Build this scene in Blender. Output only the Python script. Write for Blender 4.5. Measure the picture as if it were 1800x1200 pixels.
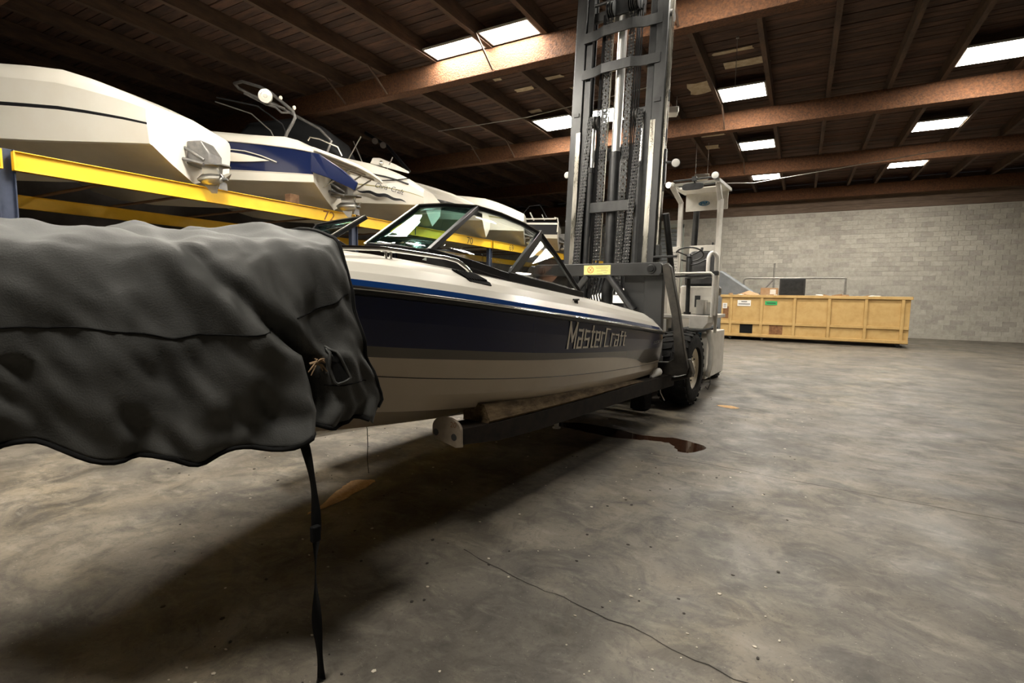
import bpy, math, random
from mathutils import Vector, Matrix
random.seed(7)
sc = bpy.context.scene
COL = sc.collection
for o in list(bpy.data.objects):
    bpy.data.objects.remove(o)

# ------------------------------------------------------------------ camera, world, exposure
# world frame: X along the back wall, Y into the hall, Z up; the photographer stands at the origin
YAW, PITCH, ROLL = math.radians(29.2), math.radians(-5.3), math.radians(0.86)
c0 = Vector((-math.sin(YAW), math.cos(YAW), 0)); r0 = Vector((math.cos(YAW), math.sin(YAW), 0)); zz = Vector((0, 0, 1))
fw = c0 * math.cos(PITCH) + zz * math.sin(PITCH); up_ = -c0 * math.sin(PITCH) + zz * math.cos(PITCH)
cr = r0 * math.cos(ROLL) + up_ * math.sin(ROLL); cu = -r0 * math.sin(ROLL) + up_ * math.cos(ROLL)
cam_data = bpy.data.cameras.new('camera'); cam = bpy.data.objects.new('camera', cam_data); COL.objects.link(cam)
cam_data.sensor_width = 36.0; cam_data.lens = 18.0; cam_data.clip_start = 0.05; cam_data.clip_end = 200
cam.matrix_world = Matrix(((cr.x, cu.x, -fw.x, 0), (cr.y, cu.y, -fw.y, 0), (cr.z, cu.z, -fw.z, 1.6), (0, 0, 0, 1)))
sc.camera = cam
w = bpy.data.worlds.new('hall_air'); sc.world = w; w.use_nodes = True
w.node_tree.nodes['Background'].inputs[0].default_value = (0.02, 0.021, 0.024, 1)
w.node_tree.nodes['Background'].inputs[1].default_value = 1.0
sc.view_settings.view_transform = 'Standard'; sc.view_settings.look = 'None'
sc.view_settings.gamma = 1.0; sc.view_settings.use_curve_mapping = False
EXPOSURE = 0.25
LAMP = 92.0              # radiance of the light panels
sc.view_settings.exposure = EXPOSURE

# ------------------------------------------------------------------ materials
M = {}
def nodes_of(name):
    m = bpy.data.materials.new(name); m.use_nodes = True
    return m, m.node_tree, m.node_tree.nodes['Principled BSDF']
def setp(b, col=None, rough=None, metal=None, coat=None, spec=None):
    if col is not None: b.inputs['Base Color'].default_value = (*col, 1)
    if rough is not None: b.inputs['Roughness'].default_value = rough
    if metal is not None: b.inputs['Metallic'].default_value = metal
    if coat is not None:
        b.inputs['Coat Weight'].default_value = coat; b.inputs['Coat Roughness'].default_value = 0.04
    if spec is not None: b.inputs['Specular IOR Level'].default_value = spec
def mat(key, c1, c2=None, scale=8.0, rough=0.5, metal=0.0, coat=None, bump=0.0, bscale=None, lo=0.35, hi=0.65, stretch=(1, 1, 1), spec=None, obj_rand=0.0, detail=5.0, rvar=0.0):
    """one procedural material: two colours mixed by noise, optional relief, optional variation from piece to piece"""
    m, nt, b = nodes_of(key.replace(' ', '_')); setp(b, c1, rough, metal, coat, spec)
    L = nt.links.new; N = nt.nodes.new
    tc = N('ShaderNodeTexCoord'); mp = N('ShaderNodeMapping'); mp.inputs['Scale'].default_value = stretch
    L(tc.outputs['Object'], mp.inputs['Vector'])
    vec = mp.outputs['Vector']
    if obj_rand:
        oi = N('ShaderNodeObjectInfo'); mu = N('ShaderNodeMath'); mu.operation = 'MULTIPLY'; mu.inputs[1].default_value = 37.0
        L(oi.outputs['Random'], mu.inputs[0]); ad = N('ShaderNodeVectorMath'); ad.operation = 'ADD'
        L(vec, ad.inputs[0]); L(mu.outputs[0], ad.inputs[1]); vec = ad.outputs[0]
    out = None
    if c2 is not None:
        n = N('ShaderNodeTexNoise'); n.inputs['Scale'].default_value = scale; n.inputs['Detail'].default_value = detail; n.inputs['Roughness'].default_value = 0.62
        L(vec, n.inputs['Vector'])
        rp = N('ShaderNodeValToRGB'); rp.color_ramp.elements[0].position = lo; rp.color_ramp.elements[1].position = hi
        rp.color_ramp.elements[0].color = (*c1, 1); rp.color_ramp.elements[1].color = (*c2, 1)
        L(n.outputs['Fac'], rp.inputs['Fac']); out = rp.outputs['Color']
        if rvar:
            mr = N('ShaderNodeMapRange'); mr.inputs['To Min'].default_value = rough - rvar; mr.inputs['To Max'].default_value = rough + rvar
            mr.inputs['From Min'].default_value = 0.3; mr.inputs['From Max'].default_value = 0.7
            L(n.outputs['Fac'], mr.inputs['Value']); L(mr.outputs[0], b.inputs['Roughness'])
    if obj_rand:
        hs = N('ShaderNodeHueSaturation'); mr2 = N('ShaderNodeMapRange')
        mr2.inputs['To Min'].default_value = 1 - obj_rand; mr2.inputs['To Max'].default_value = 1 + obj_rand
        L(oi.outputs['Random'], mr2.inputs['Value']); L(mr2.outputs[0], hs.inputs['Value'])
        if out is not None: L(out, hs.inputs['Color'])
        else: hs.inputs['Color'].default_value = (*c1, 1)
        out = hs.outputs['Color']
    if out is not None: L(out, b.inputs['Base Color'])
    if bump:
        n2 = N('ShaderNodeTexNoise'); n2.inputs['Scale'].default_value = bscale or scale * 3; n2.inputs['Detail'].default_value = 4
        L(vec, n2.inputs['Vector']); bp = N('ShaderNodeBump'); bp.inputs['Strength'].default_value = bump; bp.inputs['Distance'].default_value = 0.02
        L(n2.outputs['Fac'], bp.inputs['Height']); L(bp.outputs[0], b.inputs['Normal'])
    M[key] = m
    return m

mat('black paint', (0.018, 0.019, 0.020), (0.035, 0.036, 0.037), 9, 0.38, rvar=0.08)
mat('mast grey', (0.028, 0.029, 0.029), (0.056, 0.057, 0.056), 5, 0.42, metal=0.35, rvar=0.1, stretch=(1, 1, .35))
mat('worn steel', (0.15, 0.14, 0.115), (0.40, 0.38, 0.33), 6, 0.3, metal=0.9, stretch=(2, 2, .3), rvar=0.1)
mat('dark channel', (0.010, 0.0105, 0.011), (0.026, 0.027, 0.027), 7, 0.4, metal=0.3)
mat('carriage grey', (0.016, 0.017, 0.0175), (0.028, 0.0285, 0.0285), 6, 0.5, rvar=0.1, lo=.3, hi=.75)
mat('fork steel', (0.026, 0.025, 0.022), (0.062, 0.054, 0.044), 7, 0.5, metal=0.3, rvar=0.1)
mat('dark fork', (0.008, 0.006, 0.005), (0.022, 0.014, 0.009), 9, 0.75, spec=.25)
mat('chrome', (0.75, 0.75, 0.74), rough=0.12, metal=1.0)
mat('rod steel', (0.86, 0.86, 0.84), rough=0.32, metal=0.75)
mat('chain steel', (0.03, 0.029, 0.027), (0.075, 0.072, 0.066), 30, 0.5, metal=0.4)
mat('matte black', (0.009, 0.009, 0.009), (0.016, 0.016, 0.016), 8, 0.85, spec=.2)
mat('rubber', (0.008, 0.008, 0.008), (0.018, 0.017, 0.016), 14, 0.9, bump=.3, spec=.2)
mat('hose rubber', (0.012, 0.012, 0.013), rough=0.8, spec=.25)
mat('lift white', (0.62, 0.59, 0.53), (0.74, 0.71, 0.65), 6, 0.42, lo=.3, hi=.55)
mat('rim cream', (0.78, 0.71, 0.56), (0.86, 0.80, 0.67), 8, 0.5)
mat('lift blue', (0.03, 0.17, 0.32), rough=0.4)
mat('sticker yellow', (0.78, 0.70, 0.22), (0.82, 0.75, 0.33), 6, 0.5)
mat('print red', (0.6, 0.05, 0.03), rough=0.5)
mat('print dark', (0.03, 0.03, 0.03), rough=0.6)
mat('print grey', (0.33, 0.29, 0.12), rough=0.6)
mat('vinyl black', (0.018, 0.018, 0.019), (0.03, 0.03, 0.03), 20, 0.4)
mat('plate tan', (0.21, 0.165, 0.12), (0.30, 0.245, 0.18), 9, 0.6, bump=.15)
mat('carpet bunk', (0.085, 0.055, 0.026), (0.23, 0.16, 0.085), 22, 0.95, bump=.6, bscale=60, stretch=(1, .3, 1))
# boat
mat('gelcoat white', (0.84, 0.80, 0.71), (0.86, 0.82, 0.74), 2, 0.22, coat=0.6)
mat('gelcoat lower', (0.56, 0.475, 0.365), (0.60, 0.515, 0.40), 2, 0.25, coat=0.5)
mat('gelcoat navy', (0.004, 0.011, 0.060), rough=0.22, coat=0.12, spec=.35)
mat('gelcoat blue', (0.012, 0.06, 0.24), rough=0.14, coat=1.0)
mat('gelcoat grey', (0.105, 0.092, 0.074), rough=0.25, coat=0.3)
mat('pin steel', (0.16, 0.155, 0.145), (0.3, 0.29, 0.27), 20, 0.4, metal=0.6)
mat('rail black', (0.009, 0.009, 0.010), rough=0.3, spec=.35)
mat('decal silver', (0.86, 0.80, 0.68), rough=0.35)
mat('decal faint', (0.26, 0.25, 0.23), rough=0.4)
mat('vinyl white', (0.72, 0.70, 0.65), (0.78, 0.76, 0.71), 7, 0.45)
mat('vinyl blue', (0.03, 0.06, 0.18), rough=0.45)
mat('boat carpet', (0.10, 0.10, 0.11), (0.14, 0.14, 0.15), 60, 0.95)
mat('alu bright', (0.55, 0.53, 0.48), rough=0.28, metal=1.0)
mat('cover canvas', (0.042, 0.043, 0.041), (0.064, 0.064, 0.060), 3.0, 0.72, bump=.12, bscale=150)
mat('cover edge', (0.008, 0.008, 0.008), rough=0.9, spec=.15)
mat('strap web', (0.006, 0.006, 0.006), rough=0.9, spec=.15)
mat('rope tan', (0.20, 0.13, 0.07), (0.32, 0.22, 0.13), 80, 0.9)
# rack and far boats
mat('rack yellow', (0.72, 0.42, 0.012), (0.80, 0.49, 0.02), 4, 0.45, lo=.25, hi=.6)
mat('rack blue', (0.02, 0.03, 0.06), (0.04, 0.05, 0.085), 6, 0.5)
mat('bunk wood', (0.11, 0.055, 0.026), (0.2, 0.11, 0.055), 12, 0.9, stretch=(.2, 1, 1))
mat('far white', (0.74, 0.70, 0.61), (0.77, 0.74, 0.66), 2, 0.28, coat=.4)
mat('far bottom', (0.50, 0.46, 0.38), (0.55, 0.51, 0.43), 3, 0.4)
mat('far blue', (0.007, 0.014, 0.060), rough=0.16, coat=.6)
mat('far black', (0.015, 0.015, 0.017), rough=0.3, coat=.4)
mat('drive grey', (0.10, 0.10, 0.095), (0.17, 0.16, 0.15), 10, 0.4, metal=.3)
mat('drive alu', (0.50, 0.49, 0.46), rough=0.3, metal=.9)
mat('canvas dark', (0.012, 0.013, 0.015), rough=0.8)
# hall
mat('girder', (0.040, 0.0145, 0.0045), (0.128, 0.050, 0.0155), 26, 0.85, bump=1.0, bscale=42, lo=.3, hi=.7)
mat('purlin', (0.038, 0.021, 0.012), (0.080, 0.045, 0.025), 9, 0.85, bump=.4, stretch=(1, .25, 1))
mat('roof board', (0.029, 0.0145, 0.009), (0.078, 0.038, 0.023), 5, 0.9, bump=.5, stretch=(.35, 1.4, 1), obj_rand=.3)
mat('roof gap', (0.008, 0.006, 0.005), rough=1)
mat('insulation', (0.36, 0.28, 0.18), (0.5, 0.42, 0.3), 8, 0.95)
mat('block', (0.345, 0.325, 0.28), (0.43, 0.41, 0.36), 7, 0.9, bump=.3, obj_rand=.15)
mat('block pale', (0.37, 0.35, 0.30), (0.46, 0.44, 0.39), 7, 0.9, bump=.3)
mat('block mid', (0.335, 0.315, 0.27), (0.42, 0.40, 0.35), 7, 0.9, bump=.3)
mat('block deep', (0.29, 0.27, 0.235), (0.37, 0.35, 0.31), 7, 0.9, bump=.3)
mat('mortar', (0.40, 0.38, 0.335), (0.45, 0.43, 0.38), 12, 0.95)
mat('header wood', (0.095, 0.065, 0.045), (0.15, 0.105, 0.075), 8, 0.85, stretch=(.3, 1, 2))
mat('door slat', (0.20, 0.225, 0.24), (0.26, 0.28, 0.295), 6, 0.5)
mat('door frame', (0.36, 0.39, 0.35), (0.42, 0.45, 0.40), 6, 0.6)
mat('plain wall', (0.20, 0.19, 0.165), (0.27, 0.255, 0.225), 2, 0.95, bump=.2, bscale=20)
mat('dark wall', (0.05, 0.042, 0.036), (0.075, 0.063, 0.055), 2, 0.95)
mat('dumpster tan', (0.42, 0.26, 0.085), (0.50, 0.33, 0.125), 4, 0.65, lo=.3, hi=.6)
mat('rust', (0.14, 0.06, 0.025), (0.24, 0.12, 0.05), 12, 0.9)
mat('white paint', (0.75, 0.74, 0.70), rough=0.5)
mat('paper', (0.62, 0.58, 0.50), (0.74, 0.71, 0.65), 6, 0.9)
mat('cardboard', (0.33, 0.20, 0.10), (0.40, 0.26, 0.15), 5, 0.9)
mat('tarp grey', (0.16, 0.175, 0.19), (0.21, 0.225, 0.24), 4, 0.8)
mat('green label', (0.02, 0.35, 0.10), rough=0.5)
mat('galv pipe', (0.26, 0.25, 0.23), (0.34, 0.33, 0.30), 9, 0.45, metal=.7)
mat('box grey', (0.42, 0.41, 0.38), rough=0.6)
mat('sand', (0.52, 0.31, 0.14), (0.66, 0.44, 0.23), 30, 0.95, bump=.5)
mat('crack', (0.018, 0.015, 0.012), rough=0.95)
mat('chip', (0.5, 0.46, 0.38), rough=0.9)
mat('chip dark', (0.03, 0.025, 0.02), rough=0.9)

def emit(key, col, s):
    m, nt, b = nodes_of(key); b.inputs['Base Color'].default_value = (.8, .8, .8, 1)
    b.inputs['Emission Color'].default_value = (*col, 1); b.inputs['Emission Strength'].default_value = s; M[key] = m
emit('panel light', (1.0, 0.935, 0.825), LAMP)
emit('work bulb', (1.0, 0.93, 0.78), 9.0)

def glass(key, tint, refl=0.14):
    m = bpy.data.materials.new(key); m.use_nodes = True; nt = m.node_tree; nt.nodes.clear()
    N = nt.nodes.new; L = nt.links.new
    o = N('ShaderNodeOutputMaterial'); t = N('ShaderNodeBsdfTransparent'); t.inputs[0].default_value = (*tint, 1)
    g = N('ShaderNodeBsdfGlossy'); g.inputs['Roughness'].default_value = 0.03; g.inputs['Color'].default_value = (1, 1, 1, 1)
    lw = N('ShaderNodeLayerWeight'); pw = N('ShaderNodeMath'); pw.operation = 'POWER'; pw.inputs[1].default_value = 4.0; L(lw.outputs['Facing'], pw.inputs[0])
    fr = N('ShaderNodeMapRange'); fr.inputs['To Min'].default_value = 0.045; fr.inputs['To Max'].default_value = 0.9; L(pw.outputs[0], fr.inputs['Value'])
    mx = N('ShaderNodeMixShader'); L(fr.outputs[0], mx.inputs[0]); L(t.outputs[0], mx.inputs[1]); L(g.outputs[0], mx.inputs[2]); L(mx.outputs[0], o.inputs[0])
    M[key] = m
glass('glass clear', (0.93, 0.96, 0.945))
glass('glass teal', (0.60, 0.86, 0.83))
glass('glass smoke', (0.72, 0.74, 0.74))

def floor_material():
    m, nt, b = nodes_of('concrete_floor'); N = nt.nodes.new; L = nt.links.new
    tc = N('ShaderNodeTexCoord')
    def noise(scale, det=6, rough=.6, dist=0.0, vec=None):
        n = N('ShaderNodeTexNoise'); n.inputs['Scale'].default_value = scale; n.inputs['Detail'].default_value = det
        n.inputs['Roughness'].default_value = rough; n.inputs['Distortion'].default_value = dist
        L(vec or tc.outputs['Object'], n.inputs['Vector']); return n.outputs['Fac']
    def ramp(fac, a, ca, bb, cb):
        r = N('ShaderNodeValToRGB'); e = r.color_ramp.elements
        e[0].position = a; e[0].color = (*ca, 1); e[1].position = bb; e[1].color = (*cb, 1); L(fac, r.inputs[0]); return r.outputs[0]
    def mix(fac, a, c, mode='MIX', k=None):
        x = N('ShaderNodeMix'); x.data_type = 'RGBA'; x.blend_type = mode
        if k is None: L(fac, x.inputs['Factor'])
        else: x.inputs['Factor'].default_value = k
        L(a, x.inputs['A']); L(c, x.inputs['B']) if not isinstance(c, tuple) else setattr(x.inputs['B'], 'default_value', (*c, 1))
        return x.outputs['Result']
    base = ramp(noise(.9, 8, .62, .6), .32, (0.070, 0.062, 0.052), .68, (0.225, 0.202, 0.168))
    col = mix(ramp(noise(.45, 5, .6, 1.2), .46, (0, 0, 0), .62, (.55, .55, .55)), base, (0.27, 0.228, 0.165))       # tan patches
    col = mix(ramp(noise(2.3, 7, .7, .8), .45, (0, 0, 0), .64, (.85, .85, .85)), col, (0.046, 0.041, 0.034))  # oil and tyre dirt
    mp = N('ShaderNodeMapping'); mp.inputs['Scale'].default_value = (1.6, 3.4, 1); mp.inputs['Rotation'].default_value = (0, 0, .35); L(tc.outputs['Object'], mp.inputs['Vector'])
    col = mix(ramp(noise(2.2, 8, .7, .4, mp.outputs[0]), .52, (0, 0, 0), .74, (.6, .6, .6)), col, (0.33, 0.30, 0.25))  # scuffs
    col = mix(ramp(noise(46, 3, .6), .60, (0, 0, 0), .72, (.6, .6, .6)), col, (0.045, 0.040, 0.034))           # specks
    col = mix(ramp(noise(70, 2, .5), .70, (0, 0, 0), .76, (.8, .8, .8)), col, (0.45, 0.42, 0.36))
    col = mix(ramp(noise(6.5, 8, .75, 1.0), .50, (0, 0, 0), .68, (.7, .7, .7)), col, (0.055, 0.049, 0.041))
    hv = N('ShaderNodeHueSaturation'); hv.inputs['Value'].default_value = .74; hv.inputs['Saturation'].default_value = 1.1; L(col, hv.inputs['Color']); L(hv.outputs[0], b.inputs['Base Color'])
    rr = N('ShaderNodeMapRange'); rr.inputs['From Min'].default_value = .3; rr.inputs['From Max'].default_value = .7
    rr.inputs['To Min'].default_value = .42; rr.inputs['To Max'].default_value = .72; L(noise(1.7, 6), rr.inputs['Value']); L(rr.outputs[0], b.inputs['Roughness'])
    bp = N('ShaderNodeBump'); bp.inputs['Strength'].default_value = .22; bp.inputs['Distance'].default_value = .012
    L(noise(24, 6, .7), bp.inputs['Height']); L(bp.outputs[0], b.inputs['Normal'])
    M['floor'] = m
floor_material()
m, nt, b = nodes_of('oily_water'); setp(b, (0.030, 0.014, 0.008), 0.05, 0.0); M['oil water'] = m

# ------------------------------------------------------------------ mesh helpers
def V3(p): return Vector(p)
class MB:
    """collects shapes in one mesh"""
    def __init__(s): s.v = []; s.f = []; s.m = []
    def add(s, vs, fs, mi=0):
        k = len(s.v); s.v += [tuple(p) for p in vs]
        for f in fs: s.f.append(tuple(k + i for i in f)); s.m.append(mi)
        return s
    def hexa(s, p, mi=0):   # 8 corners: bottom ring then top ring
        return s.add(p, [(3, 2, 1, 0), (4, 5, 6, 7), (0, 1, 5, 4), (1, 2, 6, 5), (2, 3, 7, 6), (3, 0, 4, 7)], mi)
    def box(s, lo, hi, mi=0):
        a, b_, c = lo; d, e, f = hi
        return s.hexa([(a, b_, c), (d, b_, c), (d, e, c), (a, e, c), (a, b_, f), (d, b_, f), (d, e, f), (a, e, f)], mi)
    def bar(s, p, q, w, h, up=(0, 0, 1), mi=0):
        p, q = V3(p), V3(q); d = (q - p).normalized(); u = V3(up)
        x = d.cross(u)
        if x.length < 1e-5: x = d.cross(V3((1, 0, 0)))
        x.normalize(); y = x.cross(d)
        x *= w / 2; y *= h / 2
        return s.hexa([p - x - y, p + x - y, p + x + y, p - x + y, q - x - y, q + x - y, q + x + y, q - x + y], mi)
    def tube(s, pts, r, n=10, closed=False, mi=0, caps=True):
        pts = [V3(p) for p in pts]; N = len(pts); rs = r if isinstance(r, (list, tuple)) else [r] * N
        rings = []; prev = None
        for i, p in enumerate(pts):
            if closed: d = pts[(i + 1) % N] - pts[i - 1]
            else: d = pts[min(i + 1, N - 1)] - pts[max(i - 1, 0)]
            d.normalize()
            if prev is None:
                a = V3((0, 0, 1)) if abs(d.z) < .9 else V3((1, 0, 0)); x = d.cross(a).normalized()
            else:
                x = prev - d * prev.dot(d)
                x = x.normalized() if x.length > 1e-6 else d.orthogonal().normalized()
            prev = x; y = d.cross(x)
            rings.append([p + (x * math.cos(2 * math.pi * k / n) + y * math.sin(2 * math.pi * k / n)) * rs[i] for k in range(n)])
        vs = [q for R in rings for q in R]; fs = []
        for i in range(N if closed else N - 1):
            j = (i + 1) % N
            for k in range(n):
                l = (k + 1) % n; fs.append((i * n + k, i * n + l, j * n + l, j * n + k))
        if not closed and caps: fs += [tuple(range(n - 1, -1, -1)), tuple((N - 1) * n + k for k in range(n))]
        return s.add(vs, fs, mi)
    def cyl(s, p, q, r, r2=None, n=16, mi=0): return s.tube([p, q], [r, r if r2 is None else r2], n, mi=mi)
    def lathe(s, c, axis, prof, n=24, mi=0, closed=False):   # prof: (distance along axis, radius)
        c = V3(c); a = V3(axis).normalized(); x = a.orthogonal().normalized(); y = a.cross(x)
        vs = [c + a * t + (x * math.cos(2 * math.pi * k / n) + y * math.sin(2 * math.pi * k / n)) * r for t, r in prof for k in range(n)]
        fs = []; N = len(prof)
        for i in range(N if closed else N - 1):
            j = (i + 1) % N
            for k in range(n): l = (k + 1) % n; fs.append((i * n + k, i * n + l, j * n + l, j * n + k))
        if not closed: fs += [tuple(range(n - 1, -1, -1)), tuple((N - 1) * n + k for k in range(n))]
        return s.add(vs, fs, mi)
    def prism(s, pts, vec, mi=0):
        pts = [V3(p) for p in pts]; v = V3(vec); n = len(pts)
        fs = [tuple(range(n - 1, -1, -1)), tuple(range(n, 2 * n))] + [(i, (i + 1) % n, n + (i + 1) % n, n + i) for i in range(n)]
        return s.add(pts + [p + v for p in pts], fs, mi)
    def grid(s, rows, mi=0, flip=False, wrap=False):
        n = len(rows[0]); k = len(rows); fs = []
        for i in range(k - 1):
            for j in range(n if wrap else n - 1):
                l = (j + 1) % n; q = (i * n + j, i * n + l, (i + 1) * n + l, (i + 1) * n + j); fs.append(q[::-1] if flip else q)
        return s.add([p for R in rows for p in R], fs, mi)
    def build(s, name, mats, parent=None, org=(0, 0, 0), smooth=35, bevel=0.0, kind=None):
        me = bpy.data.meshes.new(name); o0 = V3(org)
        me.from_pydata([tuple(V3(p) - o0) for p in s.v], [], s.f)
        mats = mats if isinstance(mats, (list, tuple)) else [mats]
        for k in mats: me.materials.append(M[k])
        me.polygons.foreach_set('material_index', s.m)
        me.validate(); me.update()
        if smooth:
            me.polygons.foreach_set('use_smooth', [True] * len(me.polygons)); me.set_sharp_from_angle(angle=math.radians(smooth))
        o = bpy.data.objects.new(name, me); COL.objects.link(o)
        if parent: o.parent = parent
        if bevel:
            bv = o.modifiers.new('bevel', 'BEVEL'); bv.width = bevel; bv.segments = 2; bv.limit_method = 'ANGLE'; bv.angle_limit = math.radians(40)
        if kind: o['kind'] = kind
        return o
def thing(name, label, cat, loc=(0, 0, 0), rotz=0.0, group=None):
    o = bpy.data.objects.new(name, None); COL.objects.link(o); o.empty_display_size = .2
    o.location = loc; o.rotation_euler = (0, 0, rotz); tag(o, label, cat, group); return o
def tag(o, label, cat, group=None):
    o['label'] = label; o['category'] = cat
    if group: o['group'] = group
    return o
def lerp_tab(tab, x):
    if x <= tab[0][0]: return tab[0][1]
    for (a, p), (b_, q) in zip(tab, tab[1:]):
        if x <= b_:
            return p + (q - p) * (x - a) / (b_ - a)
    return tab[-1][1]
def smooth_tab(tab, x):   # Catmull-Rom through a table
    n = len(tab)
    if x <= tab[0][0]: return tab[0][1]
    if x >= tab[-1][0]: return tab[-1][1]
    for i in range(n - 1):
        if x <= tab[i + 1][0]:
            x1, y1 = tab[i]; x2, y2 = tab[i + 1]; x0, y0 = tab[max(i - 1, 0)]; x3, y3 = tab[min(i + 2, n - 1)]
            h = x2 - x1; t = (x - x1) / h
            m1 = (y2 - y0) / (x2 - x0) * h; m2 = (y3 - y1) / (x3 - x1) * h
            return (2 * t**3 - 3 * t**2 + 1) * y1 + (t**3 - 2 * t**2 + t) * m1 + (-2 * t**3 + 3 * t**2) * y2 + (t**3 - t**2) * m2
def text_shape(body, width, height, shear=0.0, bold=0.0):
    """letters as flat faces: x 0..width, y 0..height"""
    cu_ = bpy.data.curves.new('letters', 'FONT'); cu_.body = body; cu_.size = 1.0; cu_.shear = shear; cu_.offset = bold; cu_.resolution_u = 3
    ob = bpy.data.objects.new('letters', cu_); me = bpy.data.meshes.new_from_object(ob)
    vs = [v.co.copy() for v in me.vertices]; fs = [tuple(p.vertices) for p in me.polygons]
    x0 = min(v.x for v in vs); x1 = max(v.x for v in vs); y0 = min(v.y for v in vs); y1 = max(v.y for v in vs)
    bpy.data.objects.remove(ob); bpy.data.curves.remove(cu_); bpy.data.meshes.remove(me)
    return [((v.x - x0) / (x1 - x0) * width, (v.y - y0) / (y1 - y0) * height) for v in vs], fs
# ------------------------------------------------------------------ the hall
XL, XR, YF, YB, ZC = -17.0, 11.0, -9.0, 27.0, 6.70
def structure(o, label=None):
    o['kind'] = 'structure'
    if label: o['label'] = label
    return o
mb = MB(); mb.box((XL, YF, -.2), (XR, YB, 0)); FLOOR = structure(mb.build('floor', 'floor', smooth=0))
def crack(pts, w=.012):
    m_ = MB(); vs = []; fs = []
    for i, p in enumerate(pts):
        a = V3((*pts[max(i - 1, 0)], 0)); b_ = V3((*pts[min(i + 1, len(pts) - 1)], 0)); d = (b_ - a).normalized(); n = V3((-d.y, d.x, 0)) * w * random.uniform(.3, .7)
        q = V3((*p, .0012)); vs += [q - n, q + n]
    for i in range(len(pts) - 1): fs.append((2 * i, 2 * i + 2, 2 * i + 3, 2 * i + 1))
    m_.add(vs, fs); return m_.build('floor_crack', 'crack', FLOOR, smooth=0)
def wiggle(p, q, n, a):
    p = V3((*p, 0)); q = V3((*q, 0)); d = q - p; nn = V3((-d.y, d.x, 0)).normalized(); out = []; off = 0
    for i in range(n + 1):
        off = off * .7 + random.uniform(-a, a); t = i / n; c = p + d * t + nn * off * (0 if i in (0, n) else 1); out.append((c.x, c.y))
    return out
CRACKS = [((-4.5, 5.42), (3.2, 4.8), 60, .012, .007), ((-1.75, 2.55), (.6, 2.1), 44, .013, .006)]
for a, b_, n, am, wd in CRACKS: crack(wiggle(a, b_, n, am), wd)

# ceiling: every roof board, every purlin and girder a piece of its own
mb = MB(); mb.box((XL, YF, ZC + .05), (XR, YB, ZC + .15)); CEIL = structure(mb.build('ceiling', 'roof gap', smooth=0))
bw = .20; proto = None; y = YF + .1
while y < YB - .05:
    if proto is None:
        mb = MB(); mb.box((XL, -bw / 2 + .009, 0), (XR, bw / 2 - .009, .05)); proto = mb.build('roof_board', 'roof board', CEIL, smooth=0); o = proto
    else:
        o = proto.copy(); COL.objects.link(o)
    o.location = (random.uniform(-.2, .2) * 0, y, ZC + random.uniform(-.012, .004)); y += bw
PURLINS = [-16.3, -15, -13.65, -12.3, -10.95, -9.65, -8.35, -6.97, -5.60, -4.40, -3.15, -2.05, -.90, .3, 1.5, 2.45, 3.65, 4.9, 6.1, 7.3, 8.5, 9.7]
proto = None
for x in PURLINS:
    if proto is None:
        mb = MB(); mb.box((-.045, YF, 6.40), (.045, YB, ZC - .015)); proto = mb.build('purlin', 'purlin', CEIL, smooth=0); o = proto
    else: o = proto.copy(); COL.objects.link(o)
    o.location = (x, 0, 0)
proto = None
GIRD = [-2.5, 3.3, 9.1, 14.95, 20.55, 26.5]
for gy in GIRD:
    if proto is None:
        mb = MB(); mb.box((XL, -.13, 5.95), (XR, .13, 6.41)); proto = mb.build('girder', 'girder', CEIL, smooth=0, bevel=.012); o = proto
    else: o = proto.copy(); COL.objects.link(o)
    o.location = (0, gy, 0)
proto = None
for gy in GIRD[1:5]:
    for x in (-9.65, -8.35, -5.60, -2.05):
        for sg in (-1,):
            if proto is None:
                mb = MB(); mb.bar((0, -.75, 6.42), (0, -.14, 5.99), .03, .03); proto = mb.build('brace_rod', 'purlin', CEIL, smooth=0); o = proto
            else: o = proto.copy(); COL.objects.link(o)
            o.location = (x + .06, gy, 0)
def scrap(x, y, w_, h_, seed, z=ZC - .022):
    rnd = random.Random(seed); m_ = MB(); pts = []
    ring = [(-.5, -.5), (-.1, -.5), (.25, -.5), (.5, -.5), (.5, -.1), (.5, .25), (.5, .5), (.1, .5), (-.25, .5), (-.5, .5), (-.5, .15), (-.5, -.2)]
    for px_, py_ in ring: pts.append((x + px_ * w_ * rnd.uniform(.88, 1.06), y + py_ * h_ * rnd.uniform(.82, 1.08), z))
    m_.prism(pts, (0, 0, .012)); m_.build('insulation_scrap', 'insulation', CEIL, smooth=0)
for i, a in enumerate([(-3.75, 7.75, .62, .5), (-2.45, 13.6, .5, .75), (-5.0, 12.2, .5, .14), (-5.4, 11.4, .55, .16), (-6.3, 11.7, .5, .2), (-6.1, 10.6, .3, .15), (-1.3, 12.6, .9, .35), (-1.5, 11.9, .8, .14), (-6.6, 10.9, .2, .12), (-3.0, 19.0, .6, .5), (-2.7, 17.6, .7, .3), (-6.8, 13.2, .5, .2), (-4.0, 11.6, .3, .25), (-8.1, 9.6, .22, .14), (-4.2, 9.9, .2, .12)]): scrap(*a, seed=i)

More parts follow.
